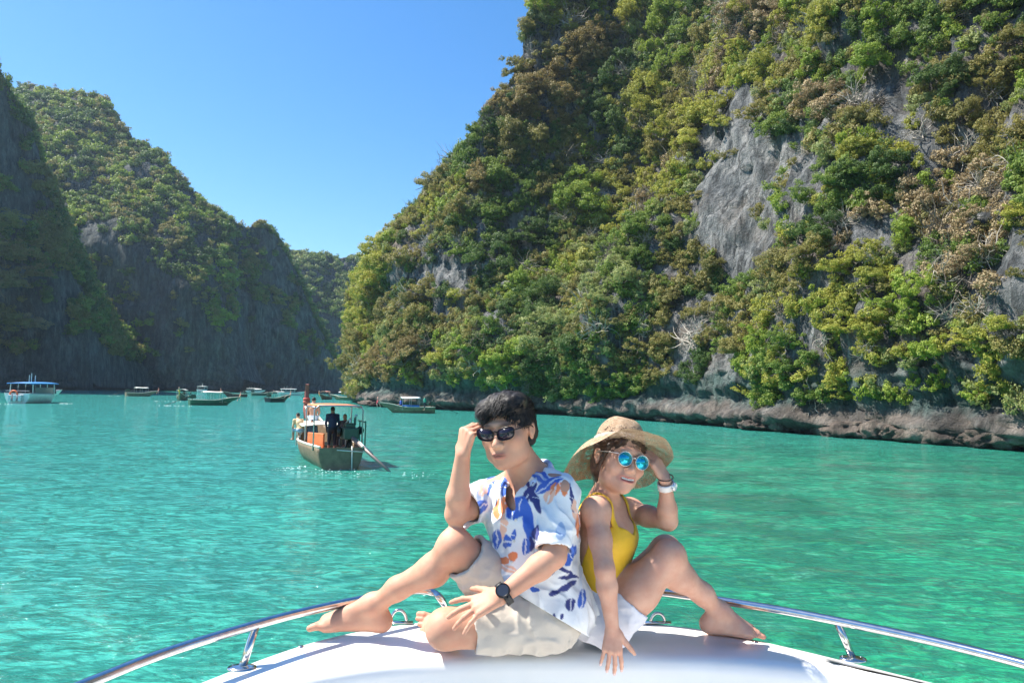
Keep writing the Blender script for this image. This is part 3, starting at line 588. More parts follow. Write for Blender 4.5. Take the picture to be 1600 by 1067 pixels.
# ------------------------------------------------------------------ the white boat under the couple
DZ = 1.834
def bow():
    root = empty('speedboat', (0.1, 1.5, 0), 'white speedboat whose bow deck carries the sitting couple', 'boat'); o0 = np.array(root.location)
    out = [G(x, y, DZ)[:2] for x, y in [(60, 1152), (175, 1108), (291, 1067), (400, 1025), (497, 994), (587, 976), (640, 969), (730, 958), (820, 955), (910, 956), (985, 964), (1052, 972), (1101, 978), (1195, 997), (1319, 1025), (1484, 1067), (1640, 1110), (1800, 1160)]]
    inn = [G(x, y, DZ)[:2] for x, y in [(230, 1180), (300, 1132), (370, 1096), (420, 1077), (460, 1064), (517, 1052), (604, 1037), (690, 1030), (800, 1027), (900, 1026), (995, 1026), (1060, 1027), (1127, 1030), (1220, 1038), (1300, 1047), (1420, 1067), (1530, 1100), (1640, 1140)]]
    out = [np.array((-1.30, -2.5)), np.array((-1.30, 0.6))]+out+[np.array((1.75, 0.6)), np.array((1.75, -2.5))]; inn = [np.array((-1.02, -2.5)), np.array((-1.00, 0.6))]+inn+[np.array((1.42, 0.6)), np.array((1.42, -2.5))]
    O = resample2(out, 120); I = resample2(inn, 120); c = np.array((0.15, 1.0)); rows = []
    for (a, b) in zip(O, I):
        w = np.linalg.norm(a-b); u = (b-a)/w; prof = [(0.62, -0.6), (0.30, 0.35), (0.10, 1.1), (0.015, DZ-0.20), (-0.022, DZ-0.17), (-0.025, DZ-0.10), (0.002, DZ-0.03), (0.018, DZ-0.008), (0.04, DZ-0.001), (0.09, DZ), (w*0.5, DZ+0.0), (w-0.05, DZ), (w-0.03, DZ-0.002), (w-0.012, DZ-0.009), (w-0.002, DZ-0.022), (w+0.004, DZ-0.045), (w+0.012, DZ-0.30), (w+0.02, DZ-0.72), (w+0.06, DZ-0.78)]
        rows.append([(a[0]+u[0]*s-o0[0], a[1]+u[1]*s-o0[1], z-o0[2]) for s, z in prof])
    g = N('white_gelcoat'); nz = g.noise(g.pos(), 9, 5); g.set(Base_Color=g.ramp(nz, [(0.3, (0.82, 0.795, 0.76)), (0.7, (0.85, 0.83, 0.80))]), Roughness=g.ramp(g.noise(g.pos(), 30, 4), [(0.3, (0.28,)*3), (0.8, (0.36,)*3)]), Coat_Weight=0.3, Coat_Roughness=0.15); g.bump(g.noise(g.pos(), 400, 2), 0.04, 0.002)
    MB().grid(np.array(rows)).build('bow_hull', g.m, root, True)
    fl = [(p[0]-o0[0], p[1]-o0[1], DZ-0.775) for p in I]; MB().add(fl+[(0.1, 0, DZ-0.775)], [(k, k+1, len(fl)) for k in range(len(fl)-1)]).build('cockpit_floor', g.m, root)
    st = N('stainless_steel'); st.set(Base_Color=st.ramp(st.noise(st.pos(), 40, 3, stretch=(1, 1, 1)), [(0.3, (0.55, 0.53, 0.52)), (0.7, (0.72, 0.70, 0.68))]), Metallic=1.0, Roughness=0.13); ST = st.m
    zr_ = DZ+0.115
    L = [np.array((-1.36, -2.4, zr_)), np.array((-1.34, 0.6, zr_))]+[G(x, y, zr_) for x, y in [(20, 1112), (140, 1066), (250, 1021), (400, 975), (480, 954), (560, 937), (620, 926)]]+[G(652, 921, zr_), G(676, 924, zr_-0.01), G(690, 936, zr_-0.03), G(697, 952, DZ+0.03), G(699, 960, DZ-0.005)]
    R = [G(972, 966, DZ-0.005), G(974, 955, DZ+0.04), G(984, 934, zr_-0.02), G(1004, 925, zr_)]+[G(x, y, zr_+0.006) for x, y in [(1034, 925), (1120, 937), (1210, 951), (1300, 968), (1450, 999), (1600, 1036), (1760, 1082)]]+[np.array((1.85, 0.6, zr_)), np.array((1.85, -2.4, zr_))]
    for pts, nm, pst in ((L, 'left', [((378, 1043), 5, 0.0)]), (R, 'right', [((1333, 1029), None, 0.0)])):
        S_ = resample2(pts, 160, 3); rl = MB().tube(S_-o0, 0.0145, 14).build('hand_rail', ST, root, True)
        for (bx, by), _, _ in pst:
            b = G(bx, by, DZ); tgt = G(403, 978, zr_) if nm == 'left' else G(1306, 972, zr_+0.006); k = np.argmin(np.linalg.norm(S_-tgt, axis=1)); t = S_[k]
            MB().tube([b-o0, lerp(b, t, 0.5)-o0, t-o0], 0.0125, 12).build('rail_post', ST, rl, True)
            MB().lathe([(0.0, 0.008), (0.018, 0.008), (0.024, 0.005), (0.034, 0.004), (0.036, 0.0), (0.036, -0.002)], b-o0, 24, None, 1.25, 0.9).build('post_flange', ST, rl, True)
            for a in (0.4, 2.7, 4.2, 5.8): MB().lathe([(0, 0.0025), (0.003, 0.002), (0.0036, 0)], b-o0+np.array((math.cos(a)*0.034, math.sin(a)*0.024, 0.0045)), 8).build('bolt', ST, rl, True)
    for (x0, x1, y, hgt) in ((606, 642, 968, 0.045), (1010, 1042, 968, 0.034)):
        a, b = G(x0, y+3, DZ), G(x1, y+3, DZ); a += (0, -0.02, 0); b += (0, -0.02, 0); m = (a+b)/2; u = unit(b-a); w = np.linalg.norm(b-a)
        cl = MB().tube([m-o0+u*(-w*0.62)+(0, 0, 0.004), m-o0+u*(w*0.62)+(0, 0, 0.004)], 0.014, 12, True, 0.3).build('bow_cleat', ST, root, True)
        MB().tube([m-o0+u*(w*0.34*math.cos(t))+np.array((0, 0, hgt*math.sin(t)+0.004)) for t in np.linspace(0, math.pi, 15)], 0.0062, 10).build('cleat_hoop', ST, cl, True)
    for x_, y_ in ((560, 985), (1180, 1003), (470, 1010)):
        MB().lathe([(0, 0.004), (0.008, 0.0035), (0.010, 0.0)], G(x_, y_, DZ)-o0, 14).build('deck_stud', ST, root, True)
def resample2(pts, n, it=3):
    pts = np.array(pts, float)
    for _ in range(it):
        q = 0.75*pts[:-1]+0.25*pts[1:]; r = 0.25*pts[:-1]+0.75*pts[1:]; pts = np.concatenate([pts[:1], np.stack([q, r], 1).reshape(-1, pts.shape[1]), pts[-1:]])
    # keep parameters of two outlines in step: sample by point index
    t = np.linspace(0, len(pts)-1, n); return np.stack([np.interp(t, np.arange(len(pts)), pts[:, k]) for k in range(pts.shape[1])], 1)
def unit(v): v = np.asarray(v, float); return v/(np.linalg.norm(v)+1e-12)
def lerp(a, b, t): return np.array(a)*(1-t)+np.array(b)*t
bow()

# ------------------------------------------------------------------ people: smooth implicit bodies
def unit(v): v = np.asarray(v, float); return v/(np.linalg.norm(v)+1e-12)
class Sdf:
    def __init__(s, lo, hi, h):
        s.lo = np.array(lo, float); s.h = h; s.n = np.ceil((np.array(hi)-s.lo)/h).astype(int)+1
        s.d = np.full(s.n, 0.5, np.float32)
    def _sl(s, lo, hi):
        a = np.clip(np.floor((np.array(lo)-s.lo)/s.h).astype(int), 0, s.n-1); b = np.clip(np.ceil((np.array(hi)-s.lo)/s.h).astype(int)+1, 1, s.n)
        sl = tuple(slice(x, max(y, x+1)) for x, y in zip(a, b))
        g = [(s.lo[i]+np.arange(sl[i].start, sl[i].stop)*s.h).astype(np.float32) for i in range(3)]
        return sl, (g[0][:, None, None], g[1][None, :, None], g[2][None, None, :])
    def _mix(s, sl, d, k, op):
        a = s.d[sl]
        if op == '+':
            h = np.clip(0.5+0.5*(a-d)/k, 0, 1); s.d[sl] = a+(d-a)*h-k*h*(1-h)
        elif op == '-':
            d = -d; h = np.clip(0.5-0.5*(a-d)/k, 0, 1); s.d[sl] = a+(d-a)*h+k*h*(1-h)
    def cone(s, a, b, ra, rb, k=0.02, op='+', flat=False):
        a, b = np.array(a, float), np.array(b, float); m = max(ra, rb)+k+3*s.h
        sl, (x, y, z) = s._sl(np.minimum(a, b)-m, np.maximum(a, b)+m); ab = b-a; L = ab@ab+1e-12
        t = np.clip(((x-a[0])*ab[0]+(y-a[1])*ab[1]+(z-a[2])*ab[2])/L, 0, 1)
        d = np.sqrt((x-a[0]-t*ab[0])**2+(y-a[1]-t*ab[1])**2+(z-a[2]-t*ab[2])**2)-(ra+(rb-ra)*t)
        if flat: d = np.maximum(d, ((x-b[0])*ab[0]+(y-b[1])*ab[1]+(z-b[2])*ab[2])/math.sqrt(L))
        s._mix(sl, d, k, op)
    def ell(s, c, rad, R=None, k=0.02, op='+'):
        c = np.array(c, float); R = np.eye(3) if R is None else np.array(R); m = max(rad)+k+3*s.h
        sl, (x, y, z) = s._sl(c-m, c+m); x, y, z = x-c[0], y-c[1], z-c[2]
        q = [R[0, i]*x+R[1, i]*y+R[2, i]*z for i in range(3)]
        k0 = np.sqrt(sum((q[i]/rad[i])**2 for i in range(3)))+1e-6; k1 = np.sqrt(sum((q[i]/rad[i]**2)**2 for i in range(3)))+1e-6
        s._mix(sl, k0*(k0-1)/k1, k, op)
    def plane(s, p, n, k=0.004):      # removes what lies on the side n points to
        n = unit(n); sl, (x, y, z) = s._sl(s.lo, s.lo+s.n*s.h); s._mix(sl, -((x-p[0])*n[0]+(y-p[1])*n[1]+(z-p[2])*n[2])*-1*-1, k, '-')
    def fold(s, fn, others=(), band=0.07):     # cloth folds, worked out only near the surface
        m = np.abs(s.d) < band; I = np.argwhere(m); f = fn(s.lo+I*s.h).astype(np.float32)
        for q in (s,)+tuple(others): q.d[m] += f
    def inter(s, v, k=0.012):
        h = np.clip(0.5-0.5*(v-s.d)/k, 0, 1).astype(np.float32); s.d = (v*(1-h)+s.d*h+k*h*(1-h)).astype(np.float32)
    def points(s):
        g = [s.lo[i]+np.arange(s.n[i])*s.h for i in range(3)]; return np.stack(np.meshgrid(*g, indexing='ij'), -1)
    def mesh(s):
        d = s.d; ins = d < 0; n = s.n; cs = np.zeros(n-1, np.int8)
        for i in (0, 1):
            for j in (0, 1):
                for k in (0, 1): cs += ins[i:n[0]-1+i, j:n[1]-1+j, k:n[2]-1+k]
        act = (cs > 0) & (cs < 8); I = np.argwhere(act); idx = np.full(n-1, -1, np.int64); idx[act] = np.arange(len(I))
        acc = np.zeros((len(I), 3)); cnt = np.zeros(len(I)); off = [(i, j, k) for i in (0, 1) for j in (0, 1) for k in (0, 1)]
        for a in off:
            for ax in range(3):
                if a[ax]: continue
                b = list(a); b[ax] = 1; A = I+a; B = I+b; da = d[A[:, 0], A[:, 1], A[:, 2]]; db = d[B[:, 0], B[:, 1], B[:, 2]]
                x = (da < 0) != (db < 0); t = np.where(x, da/np.where(x, da-db, 1), 0); p = np.array(a, float)+np.zeros((len(I), 3)); p[:, ax] = t
                acc += p*x[:, None]; cnt += x
        V = s.lo+(I+acc/cnt[:, None])*s.h; Q = []
        for ax in range(3):
            u, w = (ax+1) % 3, (ax+2) % 3; sa = [slice(None)]*3; sb = [slice(None)]*3; sa[ax] = slice(0, -1); sb[ax] = slice(1, None)
            E = np.argwhere(ins[tuple(sa)] != ins[tuple(sb)]); E = E[(E[:, u] > 0) & (E[:, w] > 0) & (E[:, u] < n[u]-1) & (E[:, w] < n[w]-1)]
            if not len(E): continue
            q = []
            for (du, dw) in ((-1, -1), (0, -1), (0, 0), (-1, 0)):
                c = E.copy(); c[:, u] += du; c[:, w] += dw; q.append(idx[c[:, 0], c[:, 1], c[:, 2]])
            q = np.stack(q, 1); fl = ins[E[:, 0], E[:, 1], E[:, 2]]; Q.append(np.where(fl[:, None], q, q[:, ::-1]))
        return V, np.concatenate(Q)
def frame_from(fwd, up):     # columns: subject's left, forward, up
    y = unit(fwd); z = unit(np.array(up)-y*(np.array(up)@y)); return np.stack([np.cross(z, y)*-1*-1, y, z], 1)
def smooth_mesh(V, Q, it=2, lam=0.5):
    e = np.concatenate([Q[:, [0, 1]], Q[:, [1, 2]], Q[:, [2, 3]], Q[:, [3, 0]]]); cnt = np.bincount(e.ravel(), minlength=len(V))[:, None]
    for _ in range(it):
        a = np.zeros_like(V)
        for k in range(3): a[:, k] = np.bincount(e[:, 0], V[e[:, 1], k], len(V))+np.bincount(e[:, 1], V[e[:, 0], k], len(V))
        V = V*(1-lam)+lam*a/cnt
    return V
def colour_mesh(me, C):
    at_ = me.color_attributes.new('paint', 'FLOAT_COLOR', 'POINT'); at_.data.foreach_set('color', np.concatenate([C, np.ones((len(C), 1))], 1).astype(np.float32).ravel())

def skin_material(name):
    a = N(name); c = a.n('VertexColor', layer_name='paint').outputs[0]; nz = a.noise(a.obj(), 22, 5, 0.6)
    c = a.mix(a.ramp(nz, [(0.35, (0, 0, 0)), (0.7, (0.5, 0.5, 0.5))]), c, (0.52, 0.21, 0.135))
    a.set(Base_Color=c, Roughness=0.56, Specular_IOR_Level=0.35, Subsurface_Weight=0.15, Subsurface_Scale=0.012); a.b.inputs['Subsurface Radius'].default_value = (1.0, 0.35, 0.2)
    a.bump(a.math('ADD', a.noise(a.obj(), 420, 3), a.math('MULTIPLY', a.noise(a.obj(), 45, 5, 0.6), 1.5)), 0.22, 0.003); return a.m
def cloth_material(name, col=None, rough=0.85, weave=700, wrinkle=0.25):
    a = N(name); base = a.n('VertexColor', layer_name='paint').outputs[0] if col is None else a.n('RGB').outputs[0]
    if col is not None: base.default_value = (*col, 1)
    nz = a.noise(a.obj(), 14, 4); c = a.mix(0.12, base, a.ramp(nz, [(0.3, (0.5, 0.5, 0.5)), (0.7, (1, 1, 1))]), 'MULTIPLY')
    a.set(Base_Color=c, Roughness=rough, Sheen_Weight=0.15)
    h = a.math('ADD', a.math('MULTIPLY', a.noise(a.obj(), weave, 2), 0.12), a.noise(a.obj(), 26, 4, 0.5, dist=1.2)); a.bump(h, wrinkle, 0.01); return a.m

def head(S, c, R, s=1.0, female=False, lower=-1):
    """skull, jaw, brow, nose, lips, ears; returns local->world"""
    c = np.array(c); w = lambda p: c+R@(np.array(p, float)*s); e = lambda p, r, k, op='+': S.ell(w(p), np.array(r)*s, R, k*s, op)
    j = 0.84 if female else 1.0
    e((0, -0.018, 0.032), (0.074, 0.092, 0.083), 0.01); e((0, 0.022, -0.035), (0.061*j, 0.066, 0.074), 0.03)
    e((0, 0.048, -0.078), (0.036*j, 0.038, 0.030), 0.035); e((0, 0.070, -0.097), (0.018*j, 0.016, 0.014), 0.022)
    for sx in (-1, 1):
        e((sx*0.044, 0.052, -0.024), (0.021, 0.024, 0.024), 0.022); e((sx*0.045*j, 0.015, -0.072), (0.018, 0.032, 0.02), 0.03)
        e((sx*0.031, 0.094, 0.004), (0.017, 0.012, 0.010), 0.014, '-'); e((sx*0.031, 0.078, 0.002), (0.013, 0.011, 0.011), 0.006)
        e((sx*0.012, 0.092, -0.036), (0.0085, 0.010, 0.0075), 0.006)
        e((sx*0.074, -0.012, -0.010), (0.007, 0.015, 0.027), 0.006); e((sx*0.079, -0.018, -0.002), (0.005, 0.013, 0.020), 0.004); e((sx*0.084, -0.010, -0.004), (0.005, 0.007, 0.012), 0.004, '-')
    e((0, 0.079, 0.024), (0.046, 0.013, 0.010), 0.018)
    q = 0.82 if female else 1.0; S.cone(w((0, 0.080, 0.008)), w((0, 0.099+0.004*q, -0.031)), 0.0070*s*q, 0.0108*s*q, 0.012*s); e((0, 0.096+0.004*q, -0.036), (0.010*q, 0.009*q, 0.008*q), 0.006)
    e((0, 0.082, -0.057), (0.022, 0.007, 0.010), 0.014)
    e((-0.008, 0.092, -0.0625), (0.014, 0.006, 0.0042), 0.004); e((0.008, 0.092, -0.0625), (0.014, 0.006, 0.0042), 0.004); e((0, 0.091, -0.0715), (0.018, 0.007, 0.0052), 0.004)
    if female:
        e((0, 0.0895, -0.0745), (0.020, 0.0075, 0.0050), 0.003)
        for sx in (-1, 0, 1): e((sx*0.017, 0.099-0.006*abs(sx), -0.0672+0.0032*abs(sx)), (0.0145, 0.015, 0.0056-0.0014*abs(sx)), 0.003, '-')
        for sx in (-1, 1): e((sx*0.043, 0.058, -0.036), (0.018, 0.018, 0.016), 0.016)
    else: e((0, 0.1005, -0.0668), (0.020, 0.006, 0.0012), 0.002, '-')
    return w
def hand(S, wrist, d, back, left, curls, spread=0.12, s=1.0, thumb=(0.5, 0.25, 0.2), lens=None):
    d = unit(d); back = unit(np.array(back)-d*(np.array(back)@d)); th = np.cross(d, back) if left else np.cross(back, d); wrist = np.array(wrist, float)
    tips = []
    for i in range(4):       # index..little
        o = (1.5-i); side = th*o*0.0205*s; kn = wrist+d*(0.088-0.006*abs(o-0.3))*s+side-back*0.002*s+back*(-0.003*abs(o))*s
        S.cone(wrist+side*0.55+d*0.008, kn, 0.0135*s, 0.0118*s, 0.012*s)
        L = [(0.045, 0.028, 0.022), (0.050, 0.031, 0.023), (0.046, 0.029, 0.022), (0.036, 0.021, 0.019)][i]; r = [0.0098, 0.0102, 0.0096, 0.0084][i]
        cu = curls[i]; u = unit(d+th*spread*o); p = kn; ang = 0
        for j in range(3):
            ang += cu[j]; v = u*math.cos(ang)-back*math.sin(ang); q = p+v*L[j]*s; S.cone(p, q, (r-0.0009*j)*s, (r-0.0009*(j+1))*s, 0.004*s); p = q
        tips.append((p, v))
    b = wrist+th*0.026*s+d*0.022*s-back*0.006*s; v = unit(d*0.72+th*0.72-back*thumb[0]); q = b+v*0.042*s; S.cone(wrist+d*0.012*s, b, 0.015*s, 0.0165*s, 0.014*s); S.cone(b, q, 0.0155*s, 0.0118*s, 0.010*s)
    v = unit(v+d*thumb[1]-back*thumb[1]); q2 = q+v*0.032*s; S.cone(q, q2, 0.0115*s, 0.0100*s, 0.006*s); v = unit(v+d*thumb[2]-back*thumb[2]); q3 = q2+v*0.024*s; S.cone(q2, q3, 0.0102*s, 0.0075*s, 0.005*s)
    tips.append((q3, v)); return tips
def foot(S, ankle, toe, up, s=1.0, big=1):
    ankle, toe = np.array(ankle, float), np.array(toe, float); f = unit(toe-ankle); up = unit(np.array(up)-f*(np.array(up)@f)); sd = np.cross(f, up)*big
    sole = ankle-up*0.060*s
    flat = unit(toe-sole); heel = sole-flat*0.012*s+up*0.006*s; ball = toe-flat*0.062*s
    S.cone(ankle, heel, 0.033*s, 0.027*s, 0.03*s); S.cone(ankle+flat*0.012, ball+up*0.010*s, 0.033*s, 0.022*s, 0.035*s)
    S.cone(heel, ball+sd*0.026*s, 0.026*s, 0.020*s, 0.03*s); S.cone(heel, ball-sd*0.024*s, 0.024*s, 0.017*s, 0.03*s)
    S.ell(ankle+sd*0.028*s-up*0.004, (0.013*s,)*3, None, 0.012*s); S.ell(ankle-sd*0.028*s-up*0.010, (0.013*s,)*3, None, 0.012*s)
    for i in range(5):
        o = (2-i); b = ball+sd*o*0.0180*s+flat*(-0.004*abs(i-1))*s; L = [0.056, 0.053, 0.046, 0.038, 0.030][i]*s; r = [0.0125, 0.0092, 0.0088, 0.0084, 0.0082][i]*s
        S.cone(b, b+flat*L*0.62+up*0.003*s, r*1.0, r*0.95, 0.005*s); S.cone(b+flat*L*0.62+up*0.003*s, b+flat*L-up*0.003*s, r*0.97, r*0.88, 0.002*s)
def limb(S, pts, rad, k=0.02):
    for (a, b, ra, rb) in zip(pts[:-1], pts[1:], rad[:-1], rad[1:]): S.cone(a, b, ra, rb, k)
def lerp(a, b, t): return np.array(a)*(1-t)+np.array(b)*t
def torso_prims(J, D):
    up = unit(J['neck']-J['pelvis']); lat = unit(J['ls']-J['rs']); fw = unit(np.cross(lat, up)); lat = np.cross(up, fw); R = np.stack([lat, fw, up], 1); fw_ = fw
    L = np.linalg.norm(J['neck']-J['pelvis']); P_ = []
    for (t, o, r) in D['torso']: P_.append((J['pelvis']+up*L*t+fw_*o, r, R))
    return P_, R
DZ = 1.834                    # deck height

# ------------------------------------------------------------------ the man
def make_man():
    J = dict(pelvis=P(846, 958, 2.540), neck=P(826, 748, 2.540), ls=P(874, 771, 2.450), rs=P(762, 778, 2.625), lh=P(846, 968, 2.480), rh=P(824, 952, 2.600),
             rk=P(711, 853, 2.480), ra=P(584, 946, 2.62), rt=P(484, 974, 2.63), lk=P(697, 982, 2.440), la=P(700, 976, 2.700), lt=P(646, 972, 2.740),
             le=P(866, 868, 2.350), lw=P(783, 931, 2.310), re=P(713, 803, 2.490), rw=P(723, 712, 2.440), head=P(793, 671, 2.470))
    J['lk'][2] = max(J['lk'][2], DZ+0.062)
    D = dict(torso=[(0.02, 0, (0.150, 0.112, 0.105)), (0.33, 0.008, (0.135, 0.105, 0.135)), (0.66, 0.006, (0.150, 0.108, 0.145)), (0.86, -0.01, (0.135, 0.080, 0.075))])
    lo = (-0.75, 2.05, 1.80); hi = (0.34, 2.92, 2.76); S = Sdf(lo, hi, 0.0036); T, TR = torso_prims(J, D); fw = TR[:, 1]
    for c, r, R in T: S.ell(c, r, R, 0.04)
    HR = frame_from((-0.36, -0.92, -0.10), (-0.10, 0.03, 1.0)); HR[:, 0] = np.cross(HR[:, 2], HR[:, 1])*-1
    if HR[0, 0] < 0: HR[:, 0] *= -1
    for q in ('ls', 'rs'):
        S.cone(lerp(J['neck'], J['head'], 0.1)-fw*0.01, J[q], 0.046, 0.052, 0.04); S.ell(J[q], (0.056,)*3, None, 0.03)
    S.cone(J['neck']-fw*0.01, J['head']+HR@np.array([0, -0.03, -0.06]), 0.057, 0.054, 0.03)
    hw = head(S, J['head'], HR, 1.06)
    # arms
    limb(S, [J['ls'], lerp(J['ls'], J['le'], 0.5), J['le']], [0.048, 0.043, 0.037]); limb(S, [J['le'], lerp(J['le'], J['lw'], 0.28), J['lw']], [0.035, 0.038, 0.025])
    limb(S, [J['rs'], lerp(J['rs'], J['re'], 0.5), J['re']], [0.048, 0.042, 0.036]); limb(S, [J['re'], lerp(J['re'], J['rw'], 0.30), J['rw']], [0.034, 0.0375, 0.0245])
    # legs
    limb(S, [J['rh'], J['rk']], [0.084, 0.056], 0.03); S.ell(J['rk'], (0.053,)*3, None, 0.02)
    calf = lerp(J['rk'], J['ra'], 0.32)+np.array([0.018, 0.0, -0.014]); limb(S, [J['rk'], calf, lerp(J['rk'], J['ra'], 0.7), J['ra']], [0.046, 0.050, 0.036, 0.031], 0.03)
    foot(S, J['ra'], J['rt'], (0.05, -0.05, 1), 1.03, -1)
    limb(S, [J['lh'], J['lk']], [0.090, 0.062], 0.03); S.ell(J['lk'], (0.061,)*3, None, 0.02)
    limb(S, [J['lk'], lerp(J['lk'], J['la'], 0.35)-np.array([0, 0, 0.004]), J['la']], [0.050, 0.053, 0.034], 0.03)
    foot(S, J['la'], J['lt'], (0.3, -0.75, 0.6), 1.0, 1)
    # hands
    lh = hand(S, J['lw'], P(722, 952, 2.315)-J['lw'], (0.05, -0.55, 0.85), True, [(0.05, 0.25, 0.1), (0.22, 0.2, 0.1), (0.3, 0.2, 0.1), (0.32, 0.2, 0.1)], 0.26, 1.0, (0.15, 0.1, 0.1))
    rh = hand(S, J['rw'], P(731, 650, 2.425)-J['rw'], (-0.80, -0.62, 0.1), False, [(1.15, 0.55, 0.35), (1.25, 0.85, 0.4), (1.25, 1.0, 0.5), (1.2, 1.0, 0.5)], 0.05, 0.97, (0.75, 0.35, 0.2))
    V, Q = S.mesh(); V = smooth_mesh(V, Q, 1, 0.4)
    L = (V-J['head'])@HR/1.06; C = np.tile(np.array([0.60, 0.325, 0.215]), (len(V), 1)); C *= (1+0.10*fbm(V*9, 2, 3))[:, None]
    lip = np.exp(-((L[:, 0]/0.024)**4+((L[:, 2]+0.067)/0.0095)**4))*(L[:, 1] > 0.07); C = C*(1-lip[:, None]*0.85)+np.array([0.36, 0.095, 0.08])*lip[:, None]*0.85; slit = np.exp(-((L[:, 0]/0.022)**6+((L[:, 2]+0.0668)/0.0022)**2))*(L[:, 1] > 0.07); C *= (1-0.75*slit)[:, None]
    chk = np.exp(-(((np.abs(L[:, 0])-0.042)/0.02)**2+((L[:, 2]+0.03)/0.022)**2))*(L[:, 1] > 0.03); C = C*(1-0.25*chk[:, None])+np.array([0.60, 0.25, 0.17])*0.25*chk[:, None]
    stub = np.exp(-((L[:, 0]/0.045)**4+((L[:, 2]+0.085)/0.034)**4))*(L[:, 1] > 0.03)*(1-lip); C *= (1-0.14*stub)[:, None]
    for sx in (-1, 1):
        br = np.exp(-(((L[:, 0]-sx*0.033)/0.021)**4+((L[:, 2]-0.0215-0.004*np.cos((L[:, 0]-sx*0.03)*60))/0.0048)**2))*(L[:, 1] > 0.05); C = C*(1-0.9*br[:, None])+np.array([0.02, 0.014, 0.012])*0.9*br[:, None]
    for (k, rr) in (('rt', 0.05), ('lt', 0.05)):
        g = np.exp(-(np.linalg.norm(V-J[k], axis=1)/rr)**2)[:, None]; C = C*(1-0.5*g)+np.array([0.62, 0.28, 0.225])*0.5*g
    kn = np.exp(-((V[:, 2]-DZ)/0.03)**2)*(V[:, 0] < -0.35); C = C*(1-0.35*kn[:, None])+np.array([0.62, 0.29, 0.23])*0.35*kn[:, None]
    me = mesh_np('person', V, Q); colour_mesh(me, C); body = link('person', me, skin_material('man_skin'))
    tag(body, 'man in a patterned white shirt and cream shorts holding his dark sunglasses', 'person')
    # nails
    for tp in (lh, rh):
        for (p, v) in tp: pass
    # hair
    H = Sdf(J['head']-0.17, J['head']+0.19, 0.004); w = lambda p: J['head']+HR@(np.array(p)*1.06); e = lambda p, r, k, op='+': H.ell(w(p), np.array(r)*1.06, HR, k, op)
    e((0, -0.022, 0.038), (0.080, 0.097, 0.081), 0.01); e((0, -0.05, -0.01), (0.078, 0.06, 0.075), 0.02); e((0.0, 0.045, 0.080), (0.064, 0.048, 0.034), 0.03); e((-0.032, 0.055, 0.070), (0.035, 0.032, 0.028), 0.02); e((0.03, 0.03, 0.088), (0.05, 0.05, 0.026), 0.03)
    e((0, 0.105, -0.010), (0.072, 0.070, 0.072), 0.010, '-'); e((0.018, 0.115, 0.036), (0.048, 0.056, 0.034), 0.010, '-'); e((0, 0.03, -0.11), (0.12, 0.10, 0.075), 0.01, '-'); e((0, -0.06, -0.115), (0.12, 0.12, 0.072), 0.01, '-')
    for sx in (-1, 1): e((sx*0.085, -0.012, -0.018), (0.03, 0.026, 0.036), 0.008, '-'); e((sx*0.08, 0.055, -0.03), (0.03, 0.035, 0.05), 0.008, '-')
    H.fold(lambda p_: 0.008*fbm(((p_-J['head'])@HR)*np.array([45, 22, 30]), 3, 6), (), 0.03)
    HV, HQ = H.mesh(); hm_ = N('black_hair'); n1 = hm_.noise(hm_.obj(), 90, 3, stretch=(1, 1, 1)); hm_.set(Base_Color=hm_.ramp(n1, [(0.3, (0.008, 0.007, 0.007)), (0.75, (0.035, 0.028, 0.025))]), Roughness=0.55, Specular_IOR_Level=0.35)
    r = np.random.default_rng(5); c0 = w((0, -0.02, 0.02)); mb = MB(); nS = 9000; pick = r.integers(0, len(HV), nS); TV = []; TQ = []
    for i in pick:
        p = HV[i]; n = unit(p-c0); lo_ = HR.T@(p-J['head']); comb = HR@np.array([np.sign(lo_[0])*0.25-0.35, (0.8 if lo_[2] > 0.05 else -0.25), -0.75 if lo_[2] < 0.06 else 0.0])
        comb = unit(comb-n*(comb@n)); d1 = unit(n*0.14+comb+r.normal(size=3)*0.13); L_ = r.uniform(0.014, 0.030)*(0.55 if lo_[2] < 0.02 else 1); sd = unit(np.cross(d1, n+r.normal(size=3)*0.2))*0.0009
        b = len(TV); m_ = p+d1*L_*0.55; t_ = p+d1*L_+(-n*0.25+comb*0.15)*L_; TV += [p-sd-n*0.004, p+sd-n*0.004, m_+sd*0.8, m_-sd*0.8, t_+sd*0.15, t_-sd*0.15]; TQ += [(b, b+1, b+2, b+3), (b+3, b+2, b+4, b+5)]
    allV = np.concatenate([HV, np.array(TV)]); allQ = np.concatenate([HQ, np.array(TQ)+len(HV)])
    hair = link('hair', mesh_np('hair', allV, allQ), hm_.m, body)
    # shirt
    h = 0.0036; B = Sdf((-0.24, 2.16, 1.80), (0.38, 2.88, 2.56), h); Bi = Sdf((-0.24, 2.16, 1.80), (0.38, 2.88, 2.56), h)
    le2 = lerp(J['ls'], J['le'], 0.93); re2 = lerp(J['rs'], J['re'], 0.74)
    for (X_, inf) in ((B, 0.0), (Bi, -0.011)):
        for (c, r_, R) in T: X_.ell(c, np.array(r_)+np.array([0.026, 0.030, 0.02])+inf, R, 0.05)
        for q in ('ls', 'rs'): X_.cone(J['neck']-fw*0.012-np.array([0, 0, 0.012]), J[q], 0.052+inf, 0.064+inf, 0.05)
        X_.cone(J['ls'], le2+unit(le2-J['ls'])*(0.012 if inf else 0), 0.066+inf, 0.068+inf, 0.012, flat=True); X_.cone(J['rs'], re2+unit(re2-J['rs'])*(0.012 if inf else 0), 0.068+inf, 0.076+inf, 0.012, flat=True)
        X_.cone(J['pelvis']-fw*0.02, P(866, 966, 2.53), 0.130+inf, 0.090+inf, 0.05); X_.ell(T[0][0], np.array(T[0][1])+0.046+inf, TR, 0.05)
